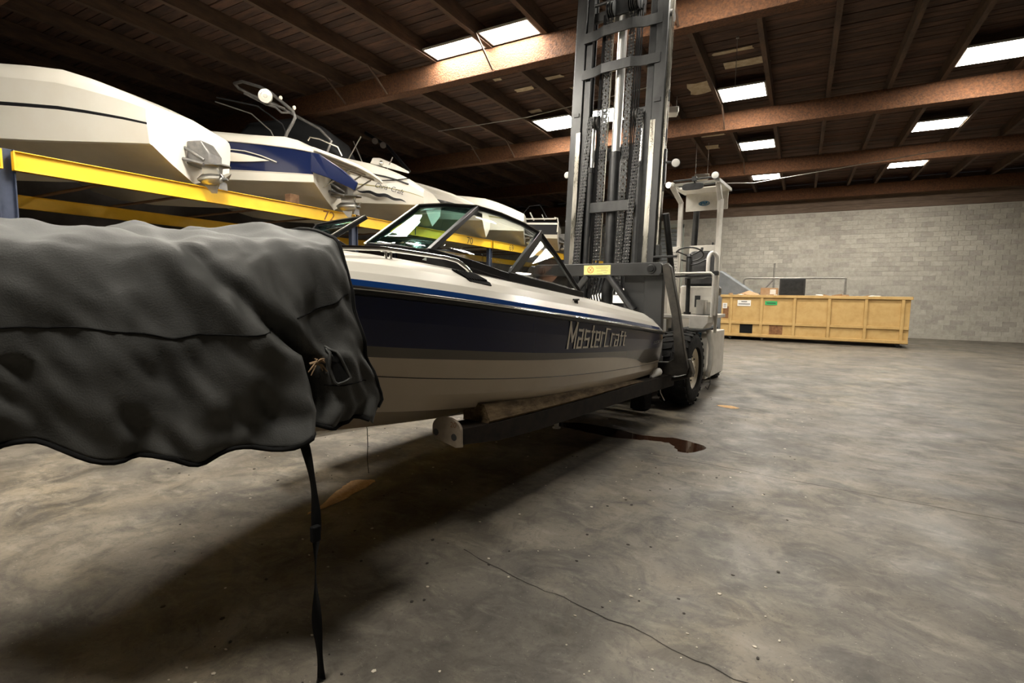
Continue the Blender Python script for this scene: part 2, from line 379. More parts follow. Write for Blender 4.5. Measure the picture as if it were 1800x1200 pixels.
# walls
def blockwall():
    mb = MB(); mb.box((XL, YB, 0), (XR, YB + .3, 5.43)); W = structure(mb.build('wall_back', 'mortar', smooth=0))
    # header boards above the masonry
    for k in range(5):
        m_ = MB(); m_.box((XL, YB - .03, 5.43 + k * .25 + .006), (XR, YB + .3, 5.43 + (k + 1) * .25)); m_.build('header_board', 'header wood', W, smooth=0)
    proto = None; rest = MB(); bh, bl = .2, .4
    for r_ in range(27):
        z = r_ * bh
        if z + bh > 5.44: break
        x = XL + (0 if r_ % 2 else bl / 2)
        while x < XR - .1:
            if not (-10.9 < x + bl / 2 < -5.3 and z < 5.25):
                if -5.3 < x < -.9 and z > 1.55:
                    if proto is None:
                        m_ = MB(); m_.box((.005, -.014, .005), (bl - .005, .02, bh - .005)); proto = m_.build('block', 'block', W, smooth=0, bevel=.004); o = proto
                    else: o = proto.copy(); COL.objects.link(o)
                    o.location = (x, YB, z)
                else: rest.box((x + .005, YB - .014, z + .005), (x + bl - .005, YB + .02, z + bh - .005), random.choice((0, 1, 1, 2)))
            x += bl
    rest.build('block_field', ['block pale', 'block mid', 'block deep'], W, smooth=0, kind='stuff')
    return W
WALL = blockwall()
def door():
    mb = MB(); 
    for x in (-10.95, -5.45): mb.box((x, YB - .12, 0), (x + .18, YB + .02, 5.2))
    mb.box((-10.95, YB - .12, 5.05), (-5.27, YB + .02, 5.22)); D = structure(mb.build('door_1', 'door frame', smooth=0, bevel=.01))
    p = None
    for k in range(25):
        if p is None:
            m_ = MB(); m_.prism([(-10.77, 0, .01), (-10.77, -.03, .05), (-10.77, -.03, .15), (-10.77, 0, .19)], (5.32, 0, 0)); p = m_.build('slat', 'door slat', D, smooth=0); o = p
        else: o = p.copy(); COL.objects.link(o)
        o.location = (0, YB - .02, k * .2)
door()
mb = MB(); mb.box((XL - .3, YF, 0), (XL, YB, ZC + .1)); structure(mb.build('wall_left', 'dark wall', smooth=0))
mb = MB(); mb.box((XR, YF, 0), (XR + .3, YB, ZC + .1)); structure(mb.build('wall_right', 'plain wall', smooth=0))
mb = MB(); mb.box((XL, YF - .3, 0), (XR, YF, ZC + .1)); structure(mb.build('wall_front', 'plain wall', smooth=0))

# light panels set between the purlins
def light_panel(x0, x1, y0, y1, label, group):
    cx, cy = (x0 + x1) / 2, (y0 + y1) / 2; hx, hy = (x1 - x0) / 2, (y1 - y0) / 2
    t = thing('ceiling_light', label, 'ceiling light', (cx, cy, 6.42), 0, group)
    m_ = MB()
    for a in ((-hx, -hy, hx, -hy + .03), (-hx, hy - .03, hx, hy), (-hx, -hy + .03, -hx + .03, hy - .03), (hx - .03, -hy + .03, hx, hy - .03)):
        m_.box((a[0], a[1], 0), (a[2], a[3], .035))
    m_.build('frame', 'box grey', t, smooth=0)
    m_ = MB(); m_.box((-hx + .031, -hy + .031, .014), (hx - .031, hy - .031, .05)); m_.build('housing', 'box grey', t, smooth=0)
    m_ = MB(); m_.box((-hx + .031, -hy + .031, .004), (hx - .031, hy - .031, .0135)); m_.build('diffuser', 'panel light', t, smooth=0)
G_ = 'light panels between the roof purlins'
light_panel(-6.88, -5.68, 8.45, 8.95, 'left of the two bright panels just before the nearest roof girder', G_)
light_panel(-5.52, -4.47, 8.38, 8.95, 'bright panel before the nearest girder, right beside the yellowish ceiling scrap', G_)
light_panel(-6.85, -5.70, 13.2, 14.2, 'bright panel just left of the forklift mast, before the second girder', G_)
light_panel(-5.50, -4.48, 13.2, 14.2, 'bright panel seen between the rails of the forklift mast', G_)
light_panel(-1.98, -.96, 13.2, 14.1, 'highest of the three bright panels right of the mast', G_)
light_panel(-1.98, -.96, 17.95, 18.9, 'middle of the three bright panels right of the mast', G_)
light_panel(-1.98, -.96, 22.7, 23.75, 'lowest and farthest of the three bright panels right of the mast', G_)
OUT = 'unseen light panels outside the picture'
for (x0, x1, y0, y1) in [(-1.98, -.96, 7.1, 8.0), (-1.98, -.96, -.2, .7), (-6.85, -5.7, 3.75, 4.6), (-5.5, -4.48, 3.75, 4.6), (-6.85, -5.7, -1.0, -.1), (-5.5, -4.48, -1.0, -.1)]:  # unseen panels, rows picked for the light on boat, cover and floor
    light_panel(x0, x1, y0, y1, 'unseen bright roof light panel outside the picture', OUT)
for y0, lab in ((13.2, 'nearest added bright roof panel far right beyond the picture edge'), (18.0, 'middle added bright roof panel far right beyond the picture edge'), (22.75, 'farthest added bright roof panel at right, high above the dumpster')):
    light_panel(2.5, 3.6, y0, y0 + .95, lab, G_)  # added column of panels that brightens the far floor and block wall

# small things under the roof
def roof_heater(loc, label, rz):
    t = thing('louvred_unit', label, 'ceiling vent', loc, rz, 'louvred units under the roof')
    m_ = MB(); m_.box((-.22, -.16, 0), (.22, .16, .14)); m_.build('housing', 'box grey', t, bevel=.02)
    p = None
    for k in range(7):
        if p is None: mm = MB(); mm.bar((-.2, 0, 0), (.2, 0, 0), .028, .008, (0, .5, .8)); p = mm.build('louvre', 'white paint', t, smooth=0); o = p
        else: o = p.copy(); COL.objects.link(o)
        o.location = (0, -.135 + k * .045, -.008)
    for x in (-.18, .18):
        mm = MB(); mm.cyl((x, 0, .14), (x, 0, 6.41 - loc[2]), .006, n=6); mm.build('hanger_rod', 'galv pipe', t)
roof_heater((-3.05, 13.1, 6.0), 'pale louvred unit hung under the roof behind the mast top', .3)
roof_heater((-2.95, 17.4, 5.3), 'pale louvred unit hung under the roof right of the mast lamp', .3)
m_ = MB(); m_.cyl((-1.35, 11.2, 6.62), (-1.35, 11.2, 5.6), .006, n=6); m_.lathe((-1.35, 11.2, 6.6), (0, 0, 1), [(0, .03), (.03, .03), (.04, .01)], 10)
tag(m_.build('hanging_rod', 'galv pipe'), 'thin metal rod hanging from the roof at upper right', 'rod')
m_ = MB(); m_.tube([(-9.5, 12.4, 6.3), (-6.5, 12.25, 6.2), (-3.3, 12.0, 6.3)], .012, 6)
tag(m_.build('roof_cable', 'galv pipe'), 'thin cable strung under the roof left of the mast', 'cable')
m_ = MB(); m_.tube([(-3.6, 19.3, 5.6), (-1.5, 18.4, 5.25), (3.0, 17, 5.4)], .012, 6)
tag(m_.build('roof_cable', 'galv pipe'), 'pale cable strung under the roof at right', 'cable')
# ------------------------------------------------------------------ lift frame: x to the side nearest the camera, y towards the back of the lift
FO = Vector((-2.50, 7.10, 0)); FROT = math.radians(-5.0)
def on_lift(p):
    p = V3(p); c, s_ = math.cos(FROT), math.sin(FROT)
    return Vector((FO.x + p.x * c - p.y * s_, FO.y + p.x * s_ + p.y * c, p.z))

# ------------------------------------------------------------------ the ski boat; s = distance from the transom towards the bow
BO = Vector((.07, -3.4, .40))            # its base, in the lift frame
BOAT = thing('ski_boat', 'white and navy ski boat with grey stripe raised on the forks', 'boat', on_lift(BO), FROT)
CV = .07; YS = -.5
T_SB = [(0, 1.00), (.5, 1.03), (1, 1.05), (2, 1.075), (3, 1.075), (3.6, 1.06), (4, 1.03), (4.4, .97), (4.8, .86), (5.2, .68), (5.5, .49), (5.75, .28), (5.9, .12), (5.98, .02)]
T_SZ = [(0, 1.15), (1, 1.255), (2, 1.355), (3, 1.45), (4, 1.55), (4.6, 1.605), (5.2, 1.655), (5.6, 1.68), (5.98, 1.70)]
T_BZ = [(0, .965), (1, 1.01), (2, 1.075), (3, 1.155), (4, 1.255), (4.65, 1.325), (5.2, 1.40), (5.98, 1.53)]      # navy / grey
T_GZ = [(0, .80), (.5, .815), (.75, .845), (.95, .90), (1.3, .955), (2, 1.025), (3, 1.10), (4, 1.195), (4.65, 1.265), (5.2, 1.34), (5.98, 1.49)]   # grey / white
T_KB = [(0, .965), (1, 1.015), (2, 1.035), (3, 1.025), (3.6, .99), (4, .94), (4.4, .86), (4.8, .73), (5.2, .54), (5.5, .36), (5.75, .19), (5.9, .08), (5.98, .02)]
T_KZ = [(0, .775), (1, .825), (2, .885), (3, .965), (4, 1.075), (4.65, 1.165), (5.2, 1.25), (5.6, 1.33), (5.98, 1.45)]
T_CB = [(0, .93), (1, .96), (2, .965), (3, .925), (3.6, .87), (4, .81), (4.4, .72), (4.8, .59), (5.2, .41), (5.5, .26), (5.75, .13), (5.9, .05), (5.98, .015)]
T_CZ = [(0, .635), (1, .665), (2, .71), (3, .765), (4, .855), (4.65, .94), (5.2, 1.05), (5.6, 1.18), (5.98, 1.42)]
T_EZ = [(0, .41), (1, .435), (2, .465), (2.84, .505), (3.85, .57), (4.68, .64), (5.2, .76), (5.6, .98), (5.85, 1.22), (5.98, 1.40)]
def sect(s_):
    g = lambda t: smooth_tab(t, s_)
    sb, sz, kb, kz, cb, cz = g(T_SB), g(T_SZ), g(T_KB), g(T_KZ), g(T_CB), g(T_CZ)
    bz, gz = g(T_BZ), g(T_GZ); gz = max(gz, kz + .004)
    def at(z):
        t = (sz - z) / (sz - kz); bul = .018 * math.sin(math.pi * min(max(t, 0), 1)); return sb + (kb - sb) * t + bul
    return [(sb, sz), (at(sz * .5 + bz * .5), sz * .5 + bz * .5), (at(bz), bz), (at(gz), gz), (kb, kz), (kb - .006, kz - .008), (cb * .5 + kb * .5 + .008, cz * .5 + kz * .5), (cb, cz), (cb - .035, cz - .008), (cb * .55, cz * .5 + g(T_EZ) * .5 - .01), (0.0, g(T_EZ))]
def hull_x(s_, z):
    r = sect(s_)[:5]
    for (a, za), (b_, zb) in zip(r, r[1:]):
        if zb <= z <= za: return CV + a + (b_ - a) * (za - z) / (za - zb)
    return CV + r[0][0]
SS = [0, .12, .3, .5, .75, .95, 1.1, 1.25, 1.4, 1.55, 1.7, 1.85, 2, 2.15, 2.3, 2.45, 2.6, 2.8, 3.0, 3.2, 3.4, 3.6, 3.8, 4, 4.2, 4.4, 4.6, 4.8, 5, 5.2, 5.35, 5.5, 5.65, 5.75, 5.85, 5.92, 5.98]
mb = MB(); rowm = [0, 0, 1, 2, 2, 2, 2, 2, 2, 2]
for sg in (1, -1):
    S = [[(CV + sg * a, YS - s_, z) for a, z in sect(s_)] for s_ in SS]
    for k in range(10):
        mb.grid([[R[k], R[k + 1]] for R in S], rowm[k], flip=(sg > 0))
tr = sect(0); mb.add([(CV + a, YS, z) for a, z in tr] + [(CV - a, YS, z) for a, z in tr[-2::-1]], [tuple(range(2 * len(tr) - 1))], 0)
mb.build('hull', ['gelcoat navy', 'gelcoat grey', 'gelcoat lower'], BOAT, BO, 28)
# deck moulding
def kdeck(s_): return smooth_tab([(0, .30), (.05, .62), (.15, .86), (.4, 1.0), (4.4, 1.0), (5.2, .75), (5.98, .35)], s_)
def wdeck(s_): return min(1.0, smooth_tab(T_SB, s_) / .75)
def dsect(s_):
    sb, sz = smooth_tab(T_SB, s_), smooth_tab(T_SZ, s_); k = kdeck(s_); q = wdeck(s_)
    return [(sb, sz + .02), (sb - .008 * q, sz + .055 * min(1, k + .2)), (sb - .03 * q, sz + .10 * k), (sb - .075 * q, sz + .155 * k), (sb - .14 * q, sz + .20 * k), (sb - .24 * q, sz + .225 * k), (sb - .31 * q, sz + .225 * k)]
SD = [0, .03, .08, .15, .25, .4] + SS[3:]
mb = MB()
for sg in (1, -1):
    S = [[(CV + sg * a, YS - s_, z) for a, z in dsect(s_)] for s_ in SD]
    for k in range(6): mb.grid([[R[k], R[k + 1]] for R in S], 1 if k == 0 else 0, flip=(sg < 0))
def across(sa, sb_, dz=0.0):
    L = [s_ for s_ in SD if sa < s_ < sb_]; L = [sa] + L + [sb_]
    rows = []
    for s_ in L:
        a, z = dsect(s_)[-1]; rows.append([(CV + a * t, YS - s_, z + dz * (1 - t * t)) for t in (1, .6, .2, -.2, -.6, -1)])
    mb.grid(rows, 0, flip=False)
across(0, .62, .01); across(3.35, 4.2, .05); across(5.35, 5.98, .02)
a, z = dsect(0)[-1]; e0 = dsect(0)
mb.add([(CV + p, YS, q) for p, q in e0] + [(CV - p, YS, q) for p, q in e0[::-1]], [tuple(range(14))], 0)
mb.build('deck', ['gelcoat white', 'gelcoat blue'], BOAT, BO, 40)
# cockpit liner and bow well
def well(sa, sb_, zf, name, m_):
    w_ = MB(); rows = []; n = 8
    top = [(s_, dsect(s_)[-1]) for s_ in [sa + (sb_ - sa) * i / n for i in range(n + 1)]]
    for sg in (1, -1): w_.grid([[(CV + sg * a, YS - s_, z + .001), (CV + sg * (a - .04), YS - s_, zf)] for s_, (a, z) in top], 0)
    for s_, (a, z) in (top[0], top[-1]): w_.add([(CV + a, YS - s_, z), (CV - a, YS - s_, z), (CV - a + .04, YS - s_, zf), (CV + a - .04, YS - s_, zf)], [(0, 1, 2, 3)], 0)
    w_.grid([[(CV + a - .04, YS - s_, zf), (CV - a + .04, YS - s_, zf)] for s_, (a, z) in top], 1)
    w_.build(name, m_, BOAT, BO, 30)
well(.62, 3.35, .95, 'cockpit_liner', ['vinyl white', 'boat carpet']); well(4.2, 5.35, 1.2, 'bow_well', ['vinyl white', 'boat carpet'])
# rub rail with a bright insert
for sg in (1, -1):
    mb = MB(); pts = [(CV + sg * (smooth_tab(T_SB, s_) + .006), YS - s_, smooth_tab(T_SZ, s_) - .002) for s_ in SS]
    pts = [(CV + sg * (smooth_tab(T_SB, 0) - .02), YS + .03, smooth_tab(T_SZ, 0))] + pts
    mb.tube(pts, .026, 8); rr = mb.build('rub_rail', 'rail black', BOAT, BO, 60)
    mb = MB(); mb.tube([(x + sg * .022, y, z + .010) for x, y, z in pts], .007, 6); mb.build('rail_insert', 'chrome', rr, BO, 60)
mb = MB(); mb.tube([(CV - .98, YS + .03, 1.15), (CV, YS + .04, 1.15), (CV + .98, YS + .03, 1.15)], .026, 8); mb.build('rub_rail', 'rail black', BOAT, BO, 60)
# name on the side, following the flare of the hull
def on_side(body, s_from, s_to, zlow, ztop, key, name, shear=.25, bold=.0):
    L = s_from - s_to; vs, fs = text_shape(body, L, 1.0, shear, bold); m_ = MB(); out = []
    for x, y in vs:
        s_ = s_from - x; za = zlow(s_); zb = ztop(s_); z = za + (zb - za) * y; out.append((hull_x(s_, z) + .0035, YS - s_, z))
    m_.add(out, fs); m_.build(name, key, BOAT, BO, 0)
# squared slanted letters, stroke by stroke
GLY = {'M': (1.0, [[(0, 0), (0, 1), (.36, .30), (.72, 1), (.72, 0)]]), 'a': (.76, [[(0, .72), (.46, .72), (.46, 0), (0, 0), (0, .37), (.46, .37)]]), 's': (.75, [[(.46, .72), (0, .72), (0, .37), (.46, .37), (.46, 0), (0, 0)]]),
       't': (.60, [[(.16, .95), (.16, 0), (.34, 0)], [(0, .72), (.36, .72)]]), 'e': (.75, [[(.46, 0), (0, 0), (0, .72), (.46, .72), (.46, .36), (0, .36)]]), 'r': (.60, [[(0, 0), (0, .72), (.34, .72)]]),
       'C': (.86, [[(.54, 1), (0, 1), (0, 0), (.54, 0)]]), 'f': (.58, [[(.40, 1), (.16, 1), (.16, 0)], [(0, .68), (.36, .68)]])}
def stroke_word(word, wdt=.165, shear=.26):
    quads = []; x0_ = 0
    for ch in word:
        adv, lines = GLY[ch]
        for ln in lines:
            for (xa, ya), (xb, yb) in zip(ln, ln[1:]):
                d = V3((xb - xa, yb - ya, 0)); d.normalize(); n = V3((-d.y, d.x, 0)) * wdt / 2; e = d * wdt / 2
                hw = .62 if abs(d.x) > .9 else 1.0; n *= hw
                a_, b_ = V3((xa, ya, 0)) - e, V3((xb, yb, 0)) + e
                quads.append([(x0_ + p.x, min(max(p.y, -.03), 1.03)) for p in (a_ - n, b_ - n, b_ + n, a_ + n)])
        x0_ += adv
    return [[(x + shear * y, y) for x, y in q] for q in quads], x0_ - .14 + shear
QS, QW = stroke_word('MasterCraft'); m_ = MB()
for q in QS:
    pp = []
    for x, y in q:
        s_ = 2.66 - x / QW * 1.30; za = 1.093 + .055 * (s_ - 1.36); zb = 1.225 + .125 * (s_ - 1.36); z = za + (zb - za) * y; pp.append((hull_x(s_, z) + .007, YS - s_, z))
    m_.add(pp, [(0, 1, 2, 3)])
m_.build('name_lettering', 'decal silver', BOAT, BO, 0)
on_side('PROSTAR190', .40, .06, lambda s_: 1.03, lambda s_: 1.065, 'decal faint', 'model_lettering', .2)
mb = MB()   # thin dark line painted for the shade along the side moulding's crease
mb.tube([(CV + smooth_tab(T_KB, s_) + .0015, YS - s_, smooth_tab(T_KZ, s_) - .003) for s_ in SS if s_ < 5.1], .0025, 4); mb.build('crease_shade', 'print dark', BOAT, BO, 60)
# windshield: frame members and panes, port (near) and starboard
def yS(s_): return YS - s_
def P3(x, s_, z): return V3((x, YS - s_, z))
WB = [P3(.40, 4.08, 1.905), P3(.62, 4.05, 1.885), P3(.80, 3.93, 1.855), P3(.88, 3.6, 1.80), P3(.93, 3.22, 1.725)]
WT = [P3(.40, 3.60, 2.22), P3(.54, 3.48, 2.235), P3(.66, 3.25, 2.245), P3(.73, 3.05, 2.215), P3(.785, 2.8, 2.165), P3(.82, 2.58, 2.105)]
WE = [P3(.82, 2.58, 2.105), P3(.87, 2.40, 1.94), P3(.915, 2.22, 1.76), P3(.95, 2.05, 1.60)]
RB = [P3(.93, 3.22, 1.725), P3(.95, 2.7, 1.665), P3(.955, 2.05, 1.595)]
def mirror(pts): return [V3((2 * CV - p.x, p.y, p.z)) for p in pts]
def bars(m_, pts, w_, h, mi=0):
    for p, q in zip(pts, pts[1:]):
        d = (q - p).normalized() * .008; m_.bar(p - d, q + d, w_, h, mi=mi)
def resample(pts, n):
    L = [0]
    for p, q in zip(pts, pts[1:]): L.append(L[-1] + (q - p).length)
    out = []
    for i in range(n):
        t = L[-1] * i / (n - 1)
        for k in range(len(pts) - 1):
            if t <= L[k + 1] + 1e-9: out.append(pts[k].lerp(pts[k + 1], (t - L[k]) / (L[k + 1] - L[k]))); break
    return out
def pane(low, top, key, name, par, n=9):
    a = resample(low, n); b_ = resample(top, n); m_ = MB()
    rows = []
    for t in (0, .25, .5, .75, 1):
        rows.append([p.lerp(q, t) for p, q in zip(a, b_)])
    m_.grid(rows); o = m_.build(name, key, par, BO, 60)
    so = o.modifiers.new('thick', 'SOLIDIFY'); so.thickness = .004; so.offset = 0
    return o
for sg in (1, -1):
    f_ = (lambda q: q) if sg > 0 else mirror
    wb, wt, we, rb = f_(WB), f_(WT), f_(WE), f_(RB)
    if sg < 0:      # the starboard half stands squarer and lower
        wb = [P3(-.24, 4.08, 1.88), P3(-.48, 4.05, 1.86), P3(-.66, 3.98, 1.84), P3(-.74, 3.6, 1.78), P3(-.79, 3.22, 1.70)]
        wt = [P3(-.22, 3.57, 2.19), P3(-.42, 3.66, 2.16), P3(-.62, 3.73, 2.13), P3(-.70, 3.5, 2.04), P3(-.75, 3.25, 1.95), P3(-.78, 3.0, 1.86)]
        we = [P3(-.78, 3.0, 1.86), P3(-.79, 2.8, 1.79), P3(-.80, 2.5, 1.70), P3(-.81, 2.2, 1.62)]; rb = [P3(-.79, 3.22, 1.70), P3(-.81, 2.7, 1.64), P3(-.815, 2.2, 1.59)]
    fr_ = MB()
    bars(fr_, wb[:3], .03, .035); bars(fr_, wb[2:], .035, .055); bars(fr_, [wb[2], wt[2]], .035, .035); bars(fr_, wt[2:], .032, .030); bars(fr_, we, .032, .034); bars(fr_, rb, .035, .07)
    bars(fr_, [wb[4] + V3((0, .03, 0)), wt[5]], .03, .075); bars(fr_, [wb[0], wt[0]], .025, .03); bars(fr_, wt[:3], .025, .022)
    F_ = fr_.build('windshield_frame', 'rail black', BOAT, BO, 25, bevel=.004)
    al = MB(); up = V3((sg * .004, -.012, .014))
    bars(al, [p + up for p in (wb[0], wt[0])], .022, .008); bars(al, [p + up for p in wt[:3]], .016, .008); bars(al, [p + V3((sg * .012, -.004, .012)) for p in wt[2:]], .012, .007)
    al.build('bright_trim', 'alu bright', F_, BO, 0)
    pane(wb[:3], wt[:3], 'glass teal', 'front_pane', BOAT); pane(wb[2:], wt[2:], 'glass clear', 'side_pane', BOAT, 13)
    m_ = MB(); m_.add([rb[0] + V3((0, .05, .04)), rb[-1] + V3((0, -.03, .05)), we[2], we[1], we[0] + V3((0, 0, -.03))], [(0, 1, 2, 3, 4)]); o = m_.build('quarter_pane', 'glass smoke', BOAT, BO, 0)
    so = o.modifiers.new('thick', 'SOLIDIFY'); so.thickness = .004
    # dark dash pad under the glass
    m_ = MB(); a_ = resample(wb[2:], 8); rows = [[p + V3((0, 0, -.02)) for p in a_], [V3((CV + (p.x - CV) * .72, p.y + .16, p.z - .03)) for p in a_]]
    m_.grid(rows, flip=(sg < 0)); rows = [[p + V3((0, -.01, -.02)) for p in a_], [V3((p.x, p.y - .01, smooth_tab(T_SZ, -.5 - p.y) + .17)) for p in a_]]; m_.grid(rows, flip=(sg > 0)); m_.build('dash_pad', 'vinyl black', BOAT, BO, 30)
# bow rail
for sg in (1, -1):
    X = lambda d: CV + sg * d
    def rp(d, s_, z): return (X(d), YS - s_, z)
    mb = MB(); mb.tube([rp(.90, 3.66, 1.70), rp(.895, 3.74, 1.765), rp(.885, 3.82, 1.805), rp(.87, 3.92, 1.82), rp(.84, 4.4, 1.838), rp(.80, 4.75, 1.82), rp(.62, 5.15, 1.76), rp(.40, 5.5, 1.745), rp(.15, 5.75, 1.745), rp(0, 5.82, 1.745)], .0135, 10); R_ = mb.build('bow_rail', 'chrome', BOAT, BO, 60)
    mb = MB(); mb.cyl(rp(.71, 4.78, 1.66), rp(.80, 4.76, 1.82), .011); mb.lathe(rp(.90, 3.655, 1.69), (0, 0, 1), [(0, .03), (.008, .03), (.015, .016)], 12); mb.build('stanchion', 'chrome', R_, BO, 60)
# engine-air vent with louvres
mb = MB()
def dk(s_, t):   # point on the outer slope of the deck: t 0 low .. 1 high
    d = dsect(s_); a, b_ = d[2], d[4]; return V3((CV + a[0] + (b_[0] - a[0]) * t, YS - s_, a[1] + (b_[1] - a[1]) * t))
q = [dk(3.90, .98), dk(3.72, .96), dk(3.60, .50), dk(3.61, .30), dk(3.82, .34)]
nrm = (q[1] - q[0]).cross(q[3] - q[0]).normalized(); nrm = nrm if nrm.x > 0 else -nrm
mb.prism([p + nrm * .002 for p in q], nrm * .010); VT = mb.build('air_vent', 'cover edge', BOAT, BO, 0)
p0_ = None
for k in range(8):
    m_ = MB(); t = (k + .5) / 8; a_ = q[0].lerp(q[1], t); b_ = q[4].lerp(q[2], t)
    m_.bar(a_.lerp(b_, .12) + nrm * .016, a_.lerp(b_, .86) + nrm * .016, .010, .008, nrm); m_.build('louvre', 'cover edge', VT, BO, 0)
# cleats
def cleat(s_, t, name='cleat', key='rail black'):
    p = dk(s_, t); m_ = MB(); m_.bar(p + V3((.0, -.05, .035)), p + V3((0, .05, .035)), .016, .014); m_.bar(p + V3((0, -.018, -.01)), p + V3((0, -.018, .035)), .014, .014); m_.bar(p + V3((0, .018, -.01)), p + V3((0, .018, .035)), .014, .014); m_.build(name, key, BOAT, BO, 0, bevel=.003)
cleat(2.42, .25); cleat(4.35, 1.1, key='chrome')
# inside: seats, wheel
def cushion(lo, hi, name, key): m_ = MB(); m_.box(lo, hi); o = m_.build(name, key, BOAT, BO, 40, bevel=.04); o.modifiers['bevel'].segments = 3; return o
cushion((-.62, -1.75, .97), (.72, -1.25, 1.28), 'engine_box', 'vinyl white'); cushion((-.55, -2.95, .97), (-.05, -2.45, 1.28), 'driver_seat', 'vinyl white')
cushion((-.55, -2.45, 1.25), (-.05, -2.33, 1.62), 'driver_backrest', 'vinyl blue'); cushion((.22, -2.9, .97), (.78, -2.35, 1.28), 'observer_seat', 'vinyl white')
cushion((.22, -2.4, 1.2), (.78, -2.26, 1.66), 'observer_backrest', 'vinyl white'); cushion((-.6, -1.12, 1.0), (.72, -1.02, 1.42), 'rear_backrest', 'vinyl white')
mb = MB(); cw = V3((-.33, -3.15, 1.70)); ax = V3((0, .85, .5)).normalized(); xx = V3((1, 0, 0)); yy = ax.cross(xx)
mb.tube([cw + (xx * math.cos(t) + yy * math.sin(t)) * .17 for t in [2 * math.pi * k / 28 for k in range(28)]], .014, 8, closed=True)
for k in range(3): t = k * 2.094 + .5; mb.cyl(cw - ax * .02, cw + (xx * math.cos(t) + yy * math.sin(t)) * .17, .01, n=8)
mb.cyl(cw - ax * .22, cw, .03); mb.build('steering_wheel', 'vinyl black', BOAT, BO, 50)
# tracking fin, shaft and rudder below, drain cord at the stern
mb = MB(); mb.prism([(CV, -2.6, .49), (CV, -2.35, .48), (CV, -2.4, .33), (CV, -2.5, .33)], (.012, 0, 0)); mb.build('tracking_fin', 'alu bright', BOAT, BO, 0)
mb = MB(); mb.tube([(CV + .97, YS + .02, .67), (CV + .985, YS + .035, .60), (CV + .985, YS + .03, .48), (CV + 1.0, YS + .02, .38), (CV + 1.06, YS, .29)], .006, 6); mb.build('drain_cord', 'white paint', BOAT, BO, 60)
mb = MB(); p = V3((CV + .985, -.70, .635)); mb.tube([p + V3((0, -.12, -.02)), p + V3((.01, -.04, .0)), p + V3((.015, .03, .025)), p + V3((.02, .09, .03)), p + V3((.02, .13, .025))], [.022, .03, .05, .05, .03], 10); mb.build('drain_fitting', 'white paint', BOAT, BO, 60)
mb = MB(); mb.tube([(CV, -4.32, .575), (CV + .004, -4.32, .45), (CV - .003, -4.32, .33), (CV + .006, -4.315, .22)], .003, 5); mb.build('hanging_cord', 'hose rubber', BOAT, BO, 60)
mb = MB(); mb.tube([(CV + .97, -.83, .64), (CV + 1.0, -.72, .74)], .004, 6); mb.build('tie_wire', 'chrome', BOAT, BO, 60)
# ------------------------------------------------------------------ canvas pulled over the bow
from mathutils import noise
CO = Vector((.5, -5.9, .95))
COVER = thing('boat_cover', 'charcoal canvas cover draped over the bow with a hanging strap', 'boat cover', on_lift(CO), FROT)
def cover_pt(a, t):
    """a: 0 at the rear hem .. 1 ahead of the stem; t: 0 port hem .. 1 starboard hem"""
    y = -5.22 - 1.55 * a
    half = smooth_tab([(0, 1.17), (.25, 1.08), (.5, .90), (.75, .62), (1, .34)], a)
    zt = 1.83 + .03 * math.sin(a * 7 + .6) + .02 * math.sin(a * 19); lift = .05 * max(0, 1 - a / .18) - .03 * min(1, a / .3)
    sec = [(half + .05, .97), (half + .055, 1.12), (half + .05, 1.28), (half + .03, 1.44), (half + .0, 1.60), (half - .045, 1.735 + lift * .5), (half - .13, 1.825 + lift), (half - .38, 1.865 + lift), (half * .35, zt + .03), (0, zt + .04)]
    full = sec + [(-x, z) for x, z in sec[-2::-1]]
    k = t * (len(full) - 1); i = min(int(k), len(full) - 2); u = k - i
    x = smooth_tab([(j, q[0]) for j, q in enumerate(full)], k); z = smooth_tab([(j, q[1]) for j, q in enumerate(full)], k)
    side = 1 if t < .5 else -1; low = max(0, 1 - min(t, 1 - t) * 19 / 6.0)       # 1 at the hem, 0 at the shoulder
    # hanging folds, growing towards the hem
    fold = math.sin(a * 21 + 1.1 + .9 * math.sin(z * 2.2)) * .032 + math.sin(a * 47 + z * 3) * .011
    ac = .20 + max(0, z - 1.30) * .55
    fold += -.12 * max(.25, min(1, (1.75 - z) / .4)) * math.exp(-((a - ac) / (.020 + .03 * max(0, z - 1.3))) ** 2) + .045 * math.exp(-((a - ac + .06) / .04) ** 2) + .075 * math.exp(-((a - ac - .06) / .05) ** 2)
    fold += .05 * noise.noise(Vector((a * 9 + z * 2.5, z * 2.2 - a * 3, 1.7))) + .035 * noise.noise(Vector((a * 24 - z * 6, z * 7 + a * 5, 4.1)))
    x += side * fold * (.18 + .95 * low)
    # slack creases over the shoulder
    n_ = math.sin(a * 16 - t * 26) * .012 + math.sin(a * 31 + t * 44) * .006
    z += n_ * (1 - low) * 1.2 + (.045 * noise.noise(Vector((a * 7, t * 12, .3))) + .02 * noise.noise(Vector((a * 19, t * 31, 2.3)))) * (1 - low)
    # rear hem slants aft towards the bottom
    aft = max(0, 1 - a / .5)
    y += aft * (.14 * low ** 1.3 - .13 + .025 * math.sin(z * 7 + 1) - .10 * max(0, low - .88) / .12) ; x -= side * aft ** 4 * .07
    z += low * (.045 * math.sin(a * 9 + .5) + .05 * a) * (1 if low > .6 else 0.6) + .02 * math.sin(a * 37) * low ** 3
    return V3((CV + x, y, z))
NA, NT = 130, 110
mb = MB(); mb.grid([[cover_pt(i / NA, j / NT) for j in range(NT + 1)] for i in range(NA + 1)])
o = mb.build('canvas', 'cover canvas', COVER, CO, 80); so = o.modifiers.new('thick', 'SOLIDIFY'); so.thickness = .006; so.offset = 0
